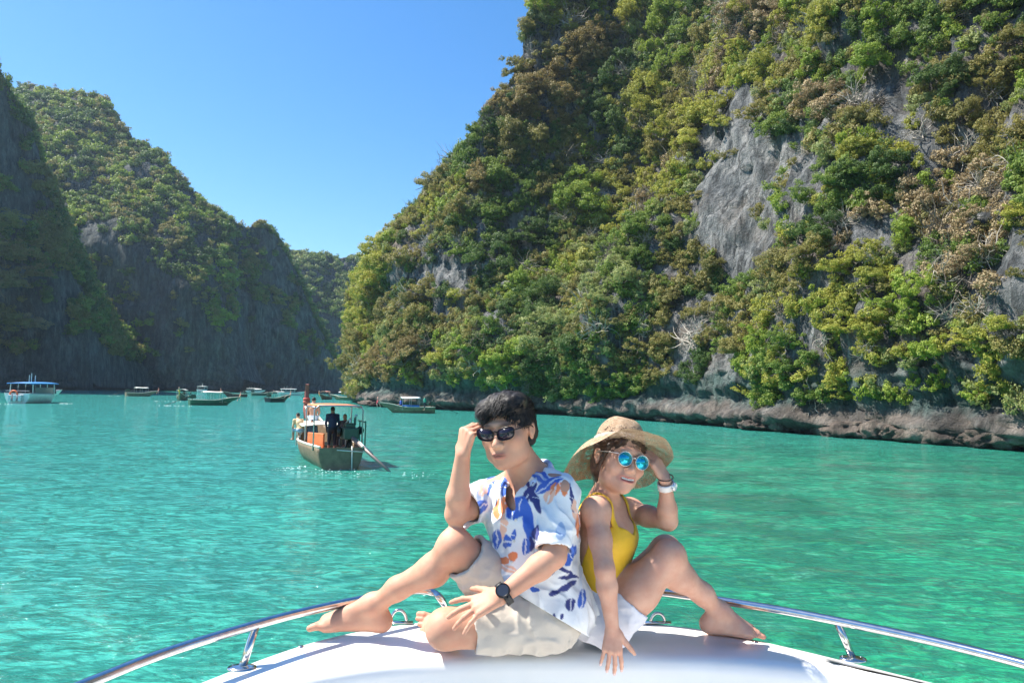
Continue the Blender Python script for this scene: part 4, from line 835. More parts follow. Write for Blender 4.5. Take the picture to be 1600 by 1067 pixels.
    B.fold(lambda pts: 0.007*np.sin(pts@np.array([38., 20., 44.])+3*vnoise(pts*7, 4))*sm(-0.2, 0.6, vnoise(pts*6, 9)) + 0.006*fbm(pts*np.array([16, 16, 9]), 3, 14) + 0.016*np.abs(vnoise(pts*np.array([20, 20, 8])+1.5*vnoise(pts*6, 77)[:, None], 31)), (Bi,))
    PP = B.points()
    def cutp(p, n, where=None):
        v = ((PP-p)@unit(n)).astype(np.float32)
        if where is not None: v = np.where(where, v, -1)
        np.maximum(B.d, v, out=B.d)
    hem0 = P(775, 908, 2.44); hem1 = P(885, 974, 2.49); hem2 = P(775, 908, 2.64); cutp(lerp(hem0, hem1, 0.5), np.cross(hem2-hem0, hem1-hem0) if np.cross(hem2-hem0, hem1-hem0)[2] < 0 else -np.cross(hem2-hem0, hem1-hem0))
    B.d = np.maximum(B.d, -Bi.d)
    nk = J['neck']+np.array([0, 0, 0.035])+fw*0.01; B.cone(nk-np.array([0, 0, 0.02]), nk+np.array([0, 0, 0.12]), 0.064, 0.085, 0.006, '-')
    vfront = J['neck']+fw*0.10; B.cone(nk+fw*0.03, J['neck']+fw*0.155-TR[:, 2]*0.115, 0.045, 0.008, 0.006, '-')
    SV, SQ = B.mesh(); SV = smooth_mesh(SV, SQ, 1, 0.4)
    # print: petals and brush shapes laid out on the cloth's front and side
    q = proj(SV)[:, :2]; C = np.tile(np.array([0.80, 0.80, 0.81]), (len(SV), 1))
    BL, NV, OR, PK, SL, DO = (0.045, 0.13, 0.52), (0.035, 0.045, 0.19), (0.82, 0.24, 0.09), (0.86, 0.50, 0.36), (0.36, 0.47, 0.66), (0.62, 0.12, 0.06)
    sh = [(SL, 753, 772, 10, 18, 0), (BL, 742, 798, 26, 12, -38), (BL, 765, 755, 7, 22, 12), (PK, 755, 765, 8, 12, 30), (BL, 788, 762, 7, 16, 5), (SL, 835, 733, 10, 40, -40), (NV, 829, 728, 9, 12, -30), (BL, 843, 742, 8, 20, -55),
          (NV, 826, 770, 8, 24, 25), (BL, 857, 757, 9, 26, 58), (BL, 812, 790, 14, 18, 20), (NV, 833, 775, 6, 30, -22), (OR, 780, 795, 9, 20, 8), (PK, 786, 822, 6, 22, 0), (OR, 790, 787, 6, 12, -20), (BL, 776, 842, 8, 18, 0), (BL, 792, 846, 6, 10, 0),
          (BL, 825, 815, 9, 36, -8), (NV, 833, 842, 6, 22, 16), (BL, 822, 855, 8, 14, 0), (BL, 800, 800, 12, 12, 0), (OR, 782, 876, 14, 6, -14), (PK, 795, 888, 14, 8, 20), (OR, 800, 868, 8, 8, 0), (SL, 775, 895, 8, 10, 0), (OR, 866, 765, 8, 14, 25), (PK, 858, 775, 9, 12, 30), (OR, 880, 764, 5, 13, -12),
          (NV, 893, 780, 3, 26, -8), (PK, 898, 800, 5, 20, -8), (BL, 892, 866, 7, 20, 28), (NV, 878, 888, 12, 4, 30), (NV, 888, 903, 18, 3.5, -8), (NV, 886, 917, 19, 5, -32), (NV, 866, 928, 10, 4.5, -12), (NV, 885, 893, 12, 3, 32), (NV, 860, 894, 7, 5, -30), (BL, 836, 919, 9, 5, 20), (NV, 892, 943, 8, 12, 12),
          (NV, 866, 963, 2.5, 6, -12), (NV, 878, 963, 3, 6, 12), (SL, 876, 828, 9, 16, 8), (SL, 790, 905, 9, 7, 0), (BL, 802, 838, 5, 9, 10), (DO, 770, 884, 6, 8, 0), (OR, 905, 820, 8, 22, 0), (BL, 920, 790, 12, 25, 20), (NV, 935, 870, 18, 10, -20), (BL, 910, 935, 8, 16, 10)]
    jit = np.stack([fbm(SV*34, 2, 51), fbm(SV*34, 2, 52)], 1)*4.0
    for (c, x, y, a, b, ang) in sh:
        t = math.radians(ang); dx, dy = q[:, 0]+jit[:, 0]-x, q[:, 1]+jit[:, 1]-y; u = (dx*math.cos(t)+dy*math.sin(t))/a; v = (-dx*math.sin(t)+dy*math.cos(t))/b
        u, v = u*1.06, v*1.06; m_ = np.clip((1-(np.abs(u)**1.8+np.abs(v)**2.0))*5+0.3, 0, 1); lead = (np.abs(u-0.12*np.sin(v*3)) < 1.3/a) if a >= 8 and b >= a else (np.abs(v-0.2*u) < 1.2/b) if b >= 8 else np.zeros(len(u), bool); m_ = (m_*np.where(lead & (hash((x, y)) % 3 != 0), 0.25, 1))[:, None]; C = C*(1-m_)+np.array(c)*m_
    me = mesh_np('shirt', SV, SQ); colour_mesh(me, C); shirt = link('shirt', me, cloth_material('printed_shirt_cotton'), body); shirt['label'] = 'white short-sleeved shirt with blue and orange leaf print'
    # collar and placket
    mb = MB(); hd = J['head']+HR@np.array([0, -0.03, -0.06]); 
    def ring(t, r0, dz, sx): 
        a = t*2.35*sx; f_ = fw; l_ = TR[:, 0]; return nk+(-f_*math.cos(a)+l_*math.sin(a))*r0+np.array([0, 0, dz])+f_*0.012*(t > 0.8)
    CMAT = plain('collar_cloth', (0.45, 0.53, 0.68), 0.85, var=0.35, scale=30)
    for sx in (-1, 1):
        A = [[ring(t, 0.070, 0.012-0.05*t*t, sx), ring(t, 0.080, 0.030-0.062*t*t, sx), ring(t, 0.094, 0.004-0.085*t*t, sx), ring(t, 0.102, -0.022-0.115*t*t, sx)] for t in np.linspace(0, 1, 14)]
        c_ = MB().grid(np.array(A)).build('collar', CMAT, shirt, True, solid=0.004, sub=1)
    BT = plain('shirt_button', (0.75, 0.72, 0.66), 0.3)
    BVs = BVHTree.FromPolygons([tuple(v) for v in SV], [tuple(map(int, q_)) for q_ in SQ])
    for (x, y) in ((806, 812), (803, 845), (800, 878)):
        hit = BVs.ray_cast(Vector(CAMP), Vector(ray(x, y)).normalized())
        if hit[0] is None: continue
        n_ = np.array(hit[1]); n_ = n_ if n_@(CAMP-np.array(hit[0])) > 0 else -n_; t1 = unit(np.cross(n_, (0, 0, 1))); MB().lathe([(0.0005, 0.003), (0.0045, 0.0028), (0.0055, 0.0)], np.array(hit[0]), 12, np.stack([t1, np.cross(n_, t1), n_], 1)).build('button', BT, shirt, True)
    # shorts
    h = 0.0045; B = Sdf((-0.36, 2.14, 1.80), (0.32, 2.88, 2.30), h); Bi = Sdf((-0.36, 2.14, 1.80), (0.32, 2.88, 2.30), h); rk2 = lerp(J['rh'], J['rk'], 0.86); lk2 = lerp(J['lh'], J['lk'], 0.72)
    for (X_, inf) in ((B, 0), (Bi, -0.016)):
        X_.ell(T[0][0], np.array(T[0][1])+0.014+inf, TR, 0.04)
        X_.cone(J['rh'], rk2+unit(rk2-J['rh'])*(0.012 if inf else 0), 0.104+inf, 0.086+inf, 0.03, flat=True); X_.cone(J['lh'], lk2+unit(lk2-J['lh'])*(0.012 if inf else 0), 0.106+inf, 0.088+inf, 0.03, flat=True)
        X_.cone(J['rh']+np.array([0, 0, -0.03]), rk2+np.array([0.02, 0, -0.062])+unit(rk2-J['rh'])*(0.012 if inf else 0), 0.085+inf, 0.052+inf, 0.03, flat=True)
        X_.cone(J['lh'], P(872, 978, 2.46), 0.095+inf, 0.070+inf, 0.04)
    PP = B.points(); B.fold(lambda pts: 0.007*fbm(pts*np.array([13, 13, 22]), 3, 44)+0.011*np.abs(vnoise(pts*np.array([22, 14, 10])+vnoise(pts*8, 3)[:, None], 41)), (Bi,))
    B.d = np.maximum(B.d, -Bi.d); B.d = np.maximum(B.d, (DZ+0.004-PP[..., 2]).astype(np.float32))
    SV, SQ = B.mesh(); SV = smooth_mesh(SV, SQ, 1, 0.4); link('shorts', mesh_np('shorts', SV, SQ), cloth_material('cream_twill', (0.58, 0.51, 0.43), 0.9), body)
    return J, HR, hw, lh, rh
JM, HRM, hwM, lhM, rhM = make_man()

def sunglasses(name, w, R, s, lens_r, square, frame_mat, lens_mat, label, zc=-0.001):
    t = empty(name, w((0, 0.09, 0)), label, 'sunglasses'); o = np.array(t.location)
    for sx in (-1, 1):
        pts = []; 
        for k in range(40):
            a = 2*math.pi*k/40; c, si = math.cos(a), math.sin(a); p_ = 3.0 if square else 2.0
            rr = (abs(c)**p_+abs(si)**p_)**(-1/p_); x = rr*c*lens_r[0]; z = rr*si*lens_r[1]*(0.94 if si < 0 else 1.0)
            if square: x *= 1+0.08*(z/lens_r[1]); 
            pts.append((sx*(lens_r[2])+sx*x, 0.101-0.16*((lens_r[2]+x)**2)*6, zc+z+(0.004*(x/lens_r[0]) if square else 0)))
        ring = [w(p)-o for p in pts]; MB().tube(ring+ring[:2], (0.0016 if square else 0.0018)*s, 6, False).build('lens_rim', frame_mat, t, True)
        cc = w((sx*lens_r[2], 0.105-0.16*lens_r[2]**2*6, zc))-o; f_ = [(k, (k+1) % 40, 40) for k in range(40)]; MB().add(ring+[cc], f_).build('lens', lens_mat, t, True, solid=0.0015)
        hx = sx*(lens_r[2]+lens_r[0]); y0 = 0.101-0.16*(lens_r[2]+lens_r[0])**2*6
        MB().tube([w(p)-o for p in ((hx, y0, zc+lens_r[1]*0.55), (sx*0.074, 0.055, zc+0.012), (sx*0.080, 0.0, zc+0.010), (sx*0.080, -0.03, zc-0.005))], 0.0022*s, 6, True, 1.0).build('temple_arm', frame_mat, t, True)
    MB().tube([w(p)-o for p in ((-(lens_r[2]-lens_r[0]), 0.101, zc+0.006), (0, 0.106, zc+0.010), ((lens_r[2]-lens_r[0]), 0.101, zc+0.006))], 0.0026*s, 6).build('bridge', frame_mat, t, True)
    return t
sunglasses('sunglasses', hwM, HRM, 1.0, (0.0275, 0.0188, 0.0335), True, plain('tortoise_frame', (0.016, 0.011, 0.010), 0.25), plain('dark_lens', (0.012, 0.008, 0.018), 0.06, var=0.05), 'dark square sunglasses worn by the man')

def watch(name, wrist, along, back, r, case_mat, strap_mat, face_mat, label, cr=0.021, square=False):
    along = unit(along); back = unit(np.array(back)-along*(np.array(back)@along)); sd = np.cross(along, back); t = empty(name, wrist, label, 'watch')
    n = 28; A = [[along*x*0.011+(back*math.cos(a)*r*0.95+sd*math.sin(a)*r*1.08) for x in (-1, -0.4, 0.4, 1)] for a in np.linspace(0, 2*math.pi, n)]
    MB().grid(np.array(A)).build('strap', strap_mat, t, True, solid=0.004)
    R = np.stack([sd, along, back], 1); base = back*(r*0.95)
    MB().lathe([(0.001, -0.004), (cr*0.96, -0.004), (cr, 0.0), (cr, 0.006), (cr*0.92, 0.009), (cr*0.80, 0.009), (cr*0.80, 0.007)], base, 8 if square else 28, R).build('case', case_mat, t, not square)
    MB().lathe([(0.0005, 0.0082), (cr*0.81, 0.0082)], base, 28, R).build('dial', face_mat, t)
    MB().lathe([(0.0005, 0.004), (0.003, 0.004), (0.003, 0), (0.0005, 0)], base+sd*(cr+0.001)+back*0.003, 10, np.stack([along, back, sd], 1)).build('crown', case_mat, t)
    return t
BLK = plain('black_rubber', (0.012, 0.012, 0.013), 0.5); 
wpos = lerp(JM['lw'], JM['le'], 0.06)
watch('smart_watch', wpos, JM['le']-JM['lw'], (-0.15, -0.85, 0.5), 0.033, plain('black_case', (0.015, 0.015, 0.017), 0.3, 0.6), BLK, plain('watch_glass', (0.03, 0.035, 0.05), 0.12), "black round watch on the man's left wrist", 0.0225)

# ------------------------------------------------------------------ the woman
def make_woman():
    J = dict(pelvis=P(936, 955, 2.630), neck=P(945, 782, 2.630), rs=P(931, 799, 2.505), ls=P(984, 799, 2.760), rh=P(946, 970, 2.565), lh=P(948, 962, 2.710),
             rk=P(1046, 868, 2.550), ra=P(1122, 955, 2.64), rt=P(1192, 992, 2.62), lk=P(1040, 860, 2.700), la=P(1126, 960, 2.76), lt=P(1196, 990, 2.72),
             re=P(945, 890, 2.40), rw=P(957, 981, 2.425), le=P(1044, 814, 2.600), lw=P(1040, 752, 2.545), head=P(968, 715, 2.590))
    D = dict(torso=[(0.05, -0.01, (0.145, 0.110, 0.105)), (0.36, 0.005, (0.108, 0.088, 0.13)), (0.66, 0.006, (0.120, 0.092, 0.13)), (0.86, -0.01, (0.115, 0.066, 0.07)), (0.68, 0.062, (0.105, 0.045, 0.055))])
    lo = (0.12, 2.26, 1.70); hi = (1.04, 3.02, 2.72); S = Sdf(lo, hi, 0.0036); T, TR = torso_prims(J, D); fw = TR[:, 1]
    for c, r, R in T: S.ell(c, r, R, 0.035)
    HR = frame_from((0.33, -0.94, 0.02), (0.22, 0.03, 1.0))
    if HR[0, 0] < 0: HR[:, 0] *= -1
    hs = 1.03
    for q in ('ls', 'rs'):
        S.cone(lerp(J['neck'], J['head'], 0.05)-fw*0.01, J[q], 0.036, 0.042, 0.035); S.ell(J[q], (0.046,)*3, None, 0.03)
    S.cone(J['neck']-fw*0.005, J['head']+HR@np.array([0, -0.03, -0.06]), 0.045, 0.044, 0.025)
    hw = head(S, J['head'], HR, hs, True)
    limb(S, [J['rs'], lerp(J['rs'], J['re'], 0.5), J['re']], [0.041, 0.036, 0.030]); limb(S, [J['re'], lerp(J['re'], J['rw'], 0.28), J['rw']], [0.029, 0.031, 0.021])
    limb(S, [J['ls'], lerp(J['ls'], J['le'], 0.5), J['le']], [0.041, 0.036, 0.031]); limb(S, [J['le'], lerp(J['le'], J['lw'], 0.30), J['lw']], [0.029, 0.031, 0.020])
    for (h_, k_, a_, t_, bg_) in (('rh', 'rk', 'ra', 'rt', -1), ('lh', 'lk', 'la', 'lt', 1)):
        limb(S, [J[h_], lerp(J[h_], J[k_], 0.5)-np.array([0, 0, 0.006]), J[k_]], [0.085, 0.071, 0.051], 0.03); S.ell(J[k_], (0.049,)*3, None, 0.02)
        cf = lerp(J[k_], J[a_], 0.30)+np.array([-0.016, 0, -0.012]); limb(S, [J[k_], cf, lerp(J[k_], J[a_], 0.68), J[a_]], [0.043, 0.047, 0.034, 0.028], 0.03)
        foot(S, J[a_], J[t_], (0.25, 0, 1), 0.90, bg_)
    rh = hand(S, J['rw'], P(957, 1012, 2.405)-J['rw'], (0, -0.85, 0.5), False, [(0.42, 0.45, 0.15), (0.42, 0.45, 0.15), (0.42, 0.45, 0.15), (0.42, 0.45, 0.15)], 0.13, 0.80, (0.25, 0.0, 0.1))
    lh = hand(S, J['lw'], P(1018, 700, 2.56)-J['lw'], (0.75, -0.6, 0.25), True, [(0.5, 0.5, 0.3), (0.55, 0.5, 0.3), (0.6, 0.5, 0.3), (0.6, 0.5, 0.3)], 0.06, 0.86, (0.3, 0.2, 0.1))
    V, Q = S.mesh(); V = smooth_mesh(V, Q, 1, 0.4)
    L = (V-J['head'])@HR/hs; C = np.tile(np.array([0.66, 0.375, 0.265]), (len(V), 1)); C *= (1+0.10*fbm(V*9, 2, 3))[:, None]
    lip = np.exp(-((L[:, 0]/0.032)**4+((L[:, 2]+0.0668-4.5*L[:, 0]**2)/0.0105)**4))*(L[:, 1] > 0.07); C = C*(1-lip[:, None]*0.85)+np.array([0.52, 0.10, 0.10])*lip[:, None]*0.85
    chk = np.exp(-(((np.abs(L[:, 0])-0.042)/0.02)**2+((L[:, 2]+0.03)/0.022)**2))*(L[:, 1] > 0.03); C = C*(1-0.3*chk[:, None])+np.array([0.64, 0.27, 0.20])*0.3*chk[:, None]
    for k in ('rt', 'lt', 'rk'):
        g = np.exp(-(np.linalg.norm(V-J[k], axis=1)/0.05)**2)[:, None]; C = C*(1-0.35*g)+np.array([0.62, 0.30, 0.23])*0.35*g
    me = mesh_np('person', V, Q); colour_mesh(me, C); body = link('person', me, skin_material('woman_skin'))
    tag(body, 'smiling woman in a yellow swimsuit and straw hat sitting with one hand down', 'person')
    NM = plain('pale_nail', (0.80, 0.55, 0.50), 0.2)
    nl = MB()
    for (p, v) in rh[:4]:
        u = unit(np.cross(v, (1, 0, 0))); MB_R = np.stack([np.array([1.0, 0, 0]), v, unit(np.cross((1, 0, 0), v))], 1); nm = MB_R[:, 2] if MB_R[1, 2] < 0 else -MB_R[:, 2]
        MB().lathe([(0.0005, 0.0016), (0.004, 0.0012), (0.0052, 0)], p+nm*0.0050-v*0.002, 12, np.stack([np.cross(v, nm), v, nm], 1), 0.9, 1.5).build('finger_nail', NM, body, True)
    tw = lambda p: J['head']+HR@(np.array(p)*hs)
    A = [[tw((x, 0.0868-7.5*x*x+0.0015*math.cos(x*900), -0.0662+z+0.0042*(x/0.027)**2)) for z in (-0.0020, 0, 0.0042)] for x in np.linspace(-0.0225, 0.0225, 21)]
    MB().grid(np.array(A)).build('teeth', plain('teeth_white', (0.78, 0.75, 0.70), 0.2, var=0.04), body, True, solid=0.002)
    # hair under the hat and at the nape
    H = Sdf(J['head']-0.20, J['head']+0.17, 0.004); e = lambda p, r, k, op='+': H.ell(tw(p), np.array(r)*hs, HR, k, op)
    e((0, -0.022, 0.038), (0.081, 0.099, 0.082), 0.01); e((0, -0.062, -0.03), (0.068, 0.05, 0.085), 0.03); e((0, -0.085, -0.09), (0.030, 0.028, 0.06), 0.03)
    e((0, 0.105, -0.02), (0.072, 0.070, 0.082), 0.012, '-')
    for sx in (-1, 1): e((sx*0.085, -0.010, -0.022), (0.03, 0.022, 0.034), 0.008, '-'); e((sx*0.08, 0.06, -0.04), (0.03, 0.045, 0.06), 0.008, '-'); H.cone(tw((sx*0.068, 0.035, 0.03)), tw((sx*0.073, 0.012, -0.055)), 0.006, 0.003, 0.006)
    H.fold(lambda p_: 0.007*fbm(((p_-J['head'])@HR)*np.array([70, 22, 22]), 3, 6), (), 0.03)
    HV, HQ = H.mesh(); a = N('brown_hair'); a.set(Base_Color=a.ramp(a.noise(a.obj(), 60, 4), [(0.3, (0.035, 0.016, 0.009)), (0.75, (0.13, 0.062, 0.032))]), Roughness=0.42)
    r = np.random.default_rng(15); TV = []; TQ = []
    for i in r.integers(0, len(HV), 2600):
        p = HV[i]; n = unit(p-tw((0, -0.02, 0.02))); comb = HR@np.array([0, -0.8, -0.45]); comb = unit(comb-n*(comb@n)*1.1); d1 = unit(comb+r.normal(size=3)*0.10); L_ = r.uniform(0.012, 0.026); sd = unit(np.cross(d1, n))*0.0012
        b = len(TV); m_ = p+d1*L_*0.5; t_ = p+d1*L_; TV += [p-sd-n*0.003, p+sd-n*0.003, m_+sd, m_-sd, t_+sd*0.2, t_-sd*0.2]; TQ += [(b, b+1, b+2, b+3), (b+3, b+2, b+4, b+5)]
    link('hair', mesh_np('hair', np.concatenate([HV, np.array(TV)]), np.concatenate([HQ, np.array(TQ)+len(HV)])), a.m, body)
    # swimsuit
    h = 0.0036; B = Sdf((0.12, 2.32, 1.84), (0.66, 2.94, 2.50), h)
    for (c, r_, R) in T: B.ell(c, np.array(r_)+0.0055, R, 0.035)
    PP = B.points(); f_ = (PP-J['neck'])@fw; u_ = (PP-J['neck'])@TR[:, 2]; s_ = (PP-J['neck'])@TR[:, 0]
    neck_line = np.where(f_ > 0.0, -0.070-0.6*np.maximum(0, 0.06-np.abs(s_))*0.9, -0.090-np.clip(-(f_-0.02)*2.6, 0, 0.13))
    arm = np.minimum(np.linalg.norm(PP-(J['rs']-TR[:, 2]*0.02), axis=-1), np.linalg.norm(PP-(J['ls']-TR[:, 2]*0.02), axis=-1))
    B.d = np.maximum(B.d, (u_-neck_line).astype(np.float32)*0.8); B.d = np.maximum(B.d, (0.064-arm).astype(np.float32))
    B.fold(lambda p_: 0.0025*fbm(p_*np.array([14, 14, 40]), 3, 5), (), 0.03)
    SV, SQ = B.mesh(); YM = cloth_material('yellow_lycra', (0.80, 0.46, 0.012), 0.6, 900, 0.1); suit = link('swimsuit', mesh_np('swimsuit', smooth_mesh(SV, SQ, 1, 0.4), SQ), YM, body); suit['label'] = 'bright yellow sleeveless swimsuit top'
    for sx in (-1, 1):
        l = TR[:, 0]; up = TR[:, 2]; n0 = J['neck']+l*sx*0.072
        pth = [n0+fw*0.085-up*0.13, n0+fw*0.072-up*0.075, n0+fw*0.045-up*0.012, n0+fw*0.0+up*0.008, n0-fw*0.055-up*0.01, n0-fw*0.085-up*0.07+l*sx*-0.005, n0-fw*0.095-up*0.15, n0-fw*0.092-up*0.24]
        BVb = BVHTree.FromPolygons([tuple(v) for v in V], [tuple(map(int, q)) for q in Q]); out = []
        for t in np.linspace(0, 1, 29):
            i = min(int(t*7), 6); p = lerp(pth[i], pth[i+1], t*7-i); hit = BVb.find_nearest(Vector(p)); out.append((np.array(hit[0]), np.array(hit[1])))
        A = []
        for i, (p, n) in enumerate(out):
            d_ = unit(out[min(i+1, 28)][0]-out[max(i-1, 0)][0]); sd = unit(np.cross(d_, n)); A.append([p+n*0.004-sd*0.0125, p+n*0.0065, p+n*0.004+sd*0.0125])
        MB().grid(np.array(A)).build('strap', YM, suit, True, solid=0.003, sub=1)
    # shorts
    h = 0.0042; B = Sdf((0.10, 2.32, 1.79), (0.70, 2.98, 2.16), h); Bi = Sdf((0.10, 2.32, 1.79), (0.70, 2.98, 2.16), h); r2 = lerp(J['rh'], J['rk'], 0.37); l2 = lerp(J['lh'], J['lk'], 0.37)
    for (X_, inf) in ((B, 0), (Bi, -0.013)):
        X_.ell(T[0][0], np.array(T[0][1])+0.018+inf, TR, 0.04)
        for a_, b_ in ((J['rh'], r2), (J['lh'], l2)): X_.cone(a_, b_+unit(b_-a_)*(0.012 if inf else 0), 0.100+inf, 0.089+inf, 0.03, flat=True)
        X_.cone(J['pelvis'], J['pelvis']+TR[:, 2]*0.105, 0.10+inf, 0.108+inf, 0.03, flat=True)
    PP = B.points(); B.fold(lambda pts: 0.008*fbm(pts*np.array([13, 13, 26]), 3, 47)+0.013*np.abs(vnoise(pts*np.array([24, 14, 12]), 48)), (Bi,))
    wst = J['pelvis']+TR[:, 2]*0.10; B.d = np.maximum(B.d, ((PP-wst)@TR[:, 2]).astype(np.float32)); B.inter((DZ+0.004-PP[..., 2]).astype(np.float32), 0.03); Bi.inter((DZ+0.012-PP[..., 2]).astype(np.float32), 0.03); B.d = np.maximum(B.d, -Bi.d)
    SV, SQ = B.mesh(); SV = smooth_mesh(SV, SQ, 1, 0.4); link('shorts', mesh_np('shorts', SV, SQ), cloth_material('white_linen', (0.74, 0.72, 0.76), 0.9), body)
    return J, HR, hw
JW, HRW, hwW = make_woman()
lm = N('mirror_lens'); lm.set(Base_Color=lm.ramp(lm.noise(lm.obj(), 60, 3), [(0.35, (0.01, 0.28, 0.42)), (0.65, (0.05, 0.55, 0.68))]), Metallic=0.85, Roughness=0.08)
sunglasses('sunglasses', hwW, HRW, 0.9, (0.0245, 0.0240, 0.0315), False, plain('silver_frame', (0.62, 0.56, 0.52), 0.25, 0.8), lm.m, 'round mirrored blue sunglasses worn by the woman', -0.003)
WM = plain('pale_strap', (0.72, 0.66, 0.62), 0.5)
watch('wrist_watch', lerp(JW['lw'], JW['le'], 0.10), JW['le']-JW['lw'], (0.65, -0.5, 0.2), 0.0275, plain('pale_case', (0.75, 0.72, 0.70), 0.25, 0.6), WM, plain('pale_dial', (0.7, 0.7, 0.72), 0.2), "pale wrist watch on the woman's raised left wrist", 0.015)
lw_ = lerp(JW['lw'], JW['le'], -0.10); br = MB(); al = unit(JW['le']-JW['lw']); u_ = unit(np.cross(al, (0, 1, 0))); v_ = np.cross(al, u_)
br.tube([lw_+(u_*math.cos(t)+v_*math.sin(t))*0.026 for t in np.linspace(0, 2*math.pi, 30)], 0.0022, 6, False); tag(br.build('bracelet', plain('dark_cord', (0.05, 0.035, 0.03), 0.6), None, True), "thin dark bracelet above the woman's pale watch", 'bracelet')

# ------------------------------------------------------------------ straw hat
def straw_hat():
    a = N('woven_straw'); p = a.obj(); w1 = a.n('TexWave', wave_type='BANDS', bands_direction='X', _Vector=p, _Scale=95.0, _Distortion=2.0, _Detail=2.0); w2 = a.n('TexWave', wave_type='BANDS', bands_direction='Y', _Vector=p, _Scale=95.0, _Distortion=2.0, _Detail=2.0)
    wv = a.math('MULTIPLY', w1.outputs[1], w2.outputs[1]); nz = a.noise(p, 60, 3)
    a.set(Base_Color=a.ramp(a.math('ADD', a.math('MULTIPLY', nz, 0.7), a.math('MULTIPLY', wv, 0.35)), [(0.3, (0.40, 0.25, 0.14)), (0.6, (0.66, 0.47, 0.31)), (0.85, (0.78, 0.62, 0.45))]), Roughness=0.8); a.bump(a.math('ADD', wv, nz), 0.6, 0.004)
    vo = a.n('TexVoronoi', _Vector=p, _Scale=330.0); hole = a.math('GREATER_THAN', a.math('MULTIPLY', vo.outputs[0], a.math('ADD', 0.4, a.noise(p, 30, 2))), 0.63)   # gaps of the loose weave
    tr = a.n('BsdfTransparent'); mx = a.n('MixShader'); a.l(hole, mx.inputs[0]); a.l(a.b.outputs[0], mx.inputs[1]); a.l(tr.outputs[0], mx.inputs[2]); a.l(mx.outputs[0], a.out.inputs[0])
    root = empty('straw_hat', hwW((0, -0.022, 0.052)), 'wide-brimmed woven straw hat on the woman\'s head', 'hat'); o = np.array(root.location)
    tilt = math.radians(14); HT = HRW@np.array([[1, 0, 0], [0, math.cos(tilt), -math.sin(tilt)], [0, math.sin(tilt), math.cos(tilt)]])
    T_ = lambda q: HT@np.array(q)
    cr = [[T_((r*math.cos(t)*0.93, r*math.sin(t)*1.06, z+0.004*math.sin(3*t)*(r > 0.03))) for t in np.linspace(0, 2*math.pi, 49)] for (r, z) in [(0.002, 0.086), (0.025, 0.085), (0.048, 0.079), (0.068, 0.066), (0.081, 0.046), (0.088, 0.022), (0.091, 0.0), (0.092, -0.012)]]
    cm = MB().grid(np.array(cr)).build('hat_crown', a.m, root, True, sub=1)
    bd = [[T_((r*math.cos(t)*0.935, r*math.sin(t)*1.065, z)) for t in np.linspace(0, 2*math.pi, 49)] for (r, z) in [(0.0925, -0.008), (0.0945, 0.0), (0.0935, 0.010)]]
    MB().grid(np.array(bd)).build('hat_band', plain('hat_band_cord', (0.55, 0.45, 0.36), 0.7, var=0.5, scale=80), root, True)
    br = []
    for s_ in np.linspace(0, 1, 12):
        row = []
        for t in np.linspace(0, 2*math.pi, 81):
            r = 0.092+s_*0.094*(1+0.06*math.sin(2*t+0.5)); q = np.array([r*math.cos(t)*0.96, r*math.sin(t)*1.03])
            side = math.cos(t)                      # +1 her left (viewer right)
            z = -0.012 + s_*(0.008+0.012*math.sin(3*t+0.8)+0.006*math.sin(7*t)) - 0.085*s_*s_*max(0, -side)**1.4 - 0.070*s_*s_*max(0, side)**2 + 0.016*s_*max(0, math.sin(t)) - 0.115*s_*s_*max(0, -math.sin(t))
            row.append(T_((q[0], q[1], z)))
        br.append(row)
    MB().grid(np.array(br)).build('brim', a.m, root, True, sub=1)
straw_hat()

# ------------------------------------------------------------------ boats on the lagoon
def rotz(a): return np.array([[math.cos(a), -math.sin(a), 0], [math.sin(a), math.cos(a), 0], [0, 0, 1]])
def hull_grid(L, beam, stern_w, free, bow_h, fine=0.06, keel=-0.3, n=26, m=9):
    A = []
    for s in np.linspace(0, 1, n):
        b = beam/2*(stern_w+(1-stern_w)*math.sin(min(s/0.45, 1)*math.pi/2))*(1-sm(0.45, 1.0, s)*(1-fine)); g = free*(1+0.12*(1-s)**2)+(bow_h-free)*sm(0.45, 1.0, s)**1.7; k = keel+(bow_h*0.62-keel)*sm(0.62, 1.0, s)**2.2
        A.append([((s-0.5)*L+0.12*L*sm(0.8, 1, s)*t, y*b*math.sin(t*math.pi/2)**0.75, k+(g-k)*(1-math.cos(t*math.pi/2)**1.2)) for y, t in [(-1, t) for t in np.linspace(1, 0, m)]+[(1, t) for t in np.linspace(0, 1, m)[1:]]])
    return np.array(A)
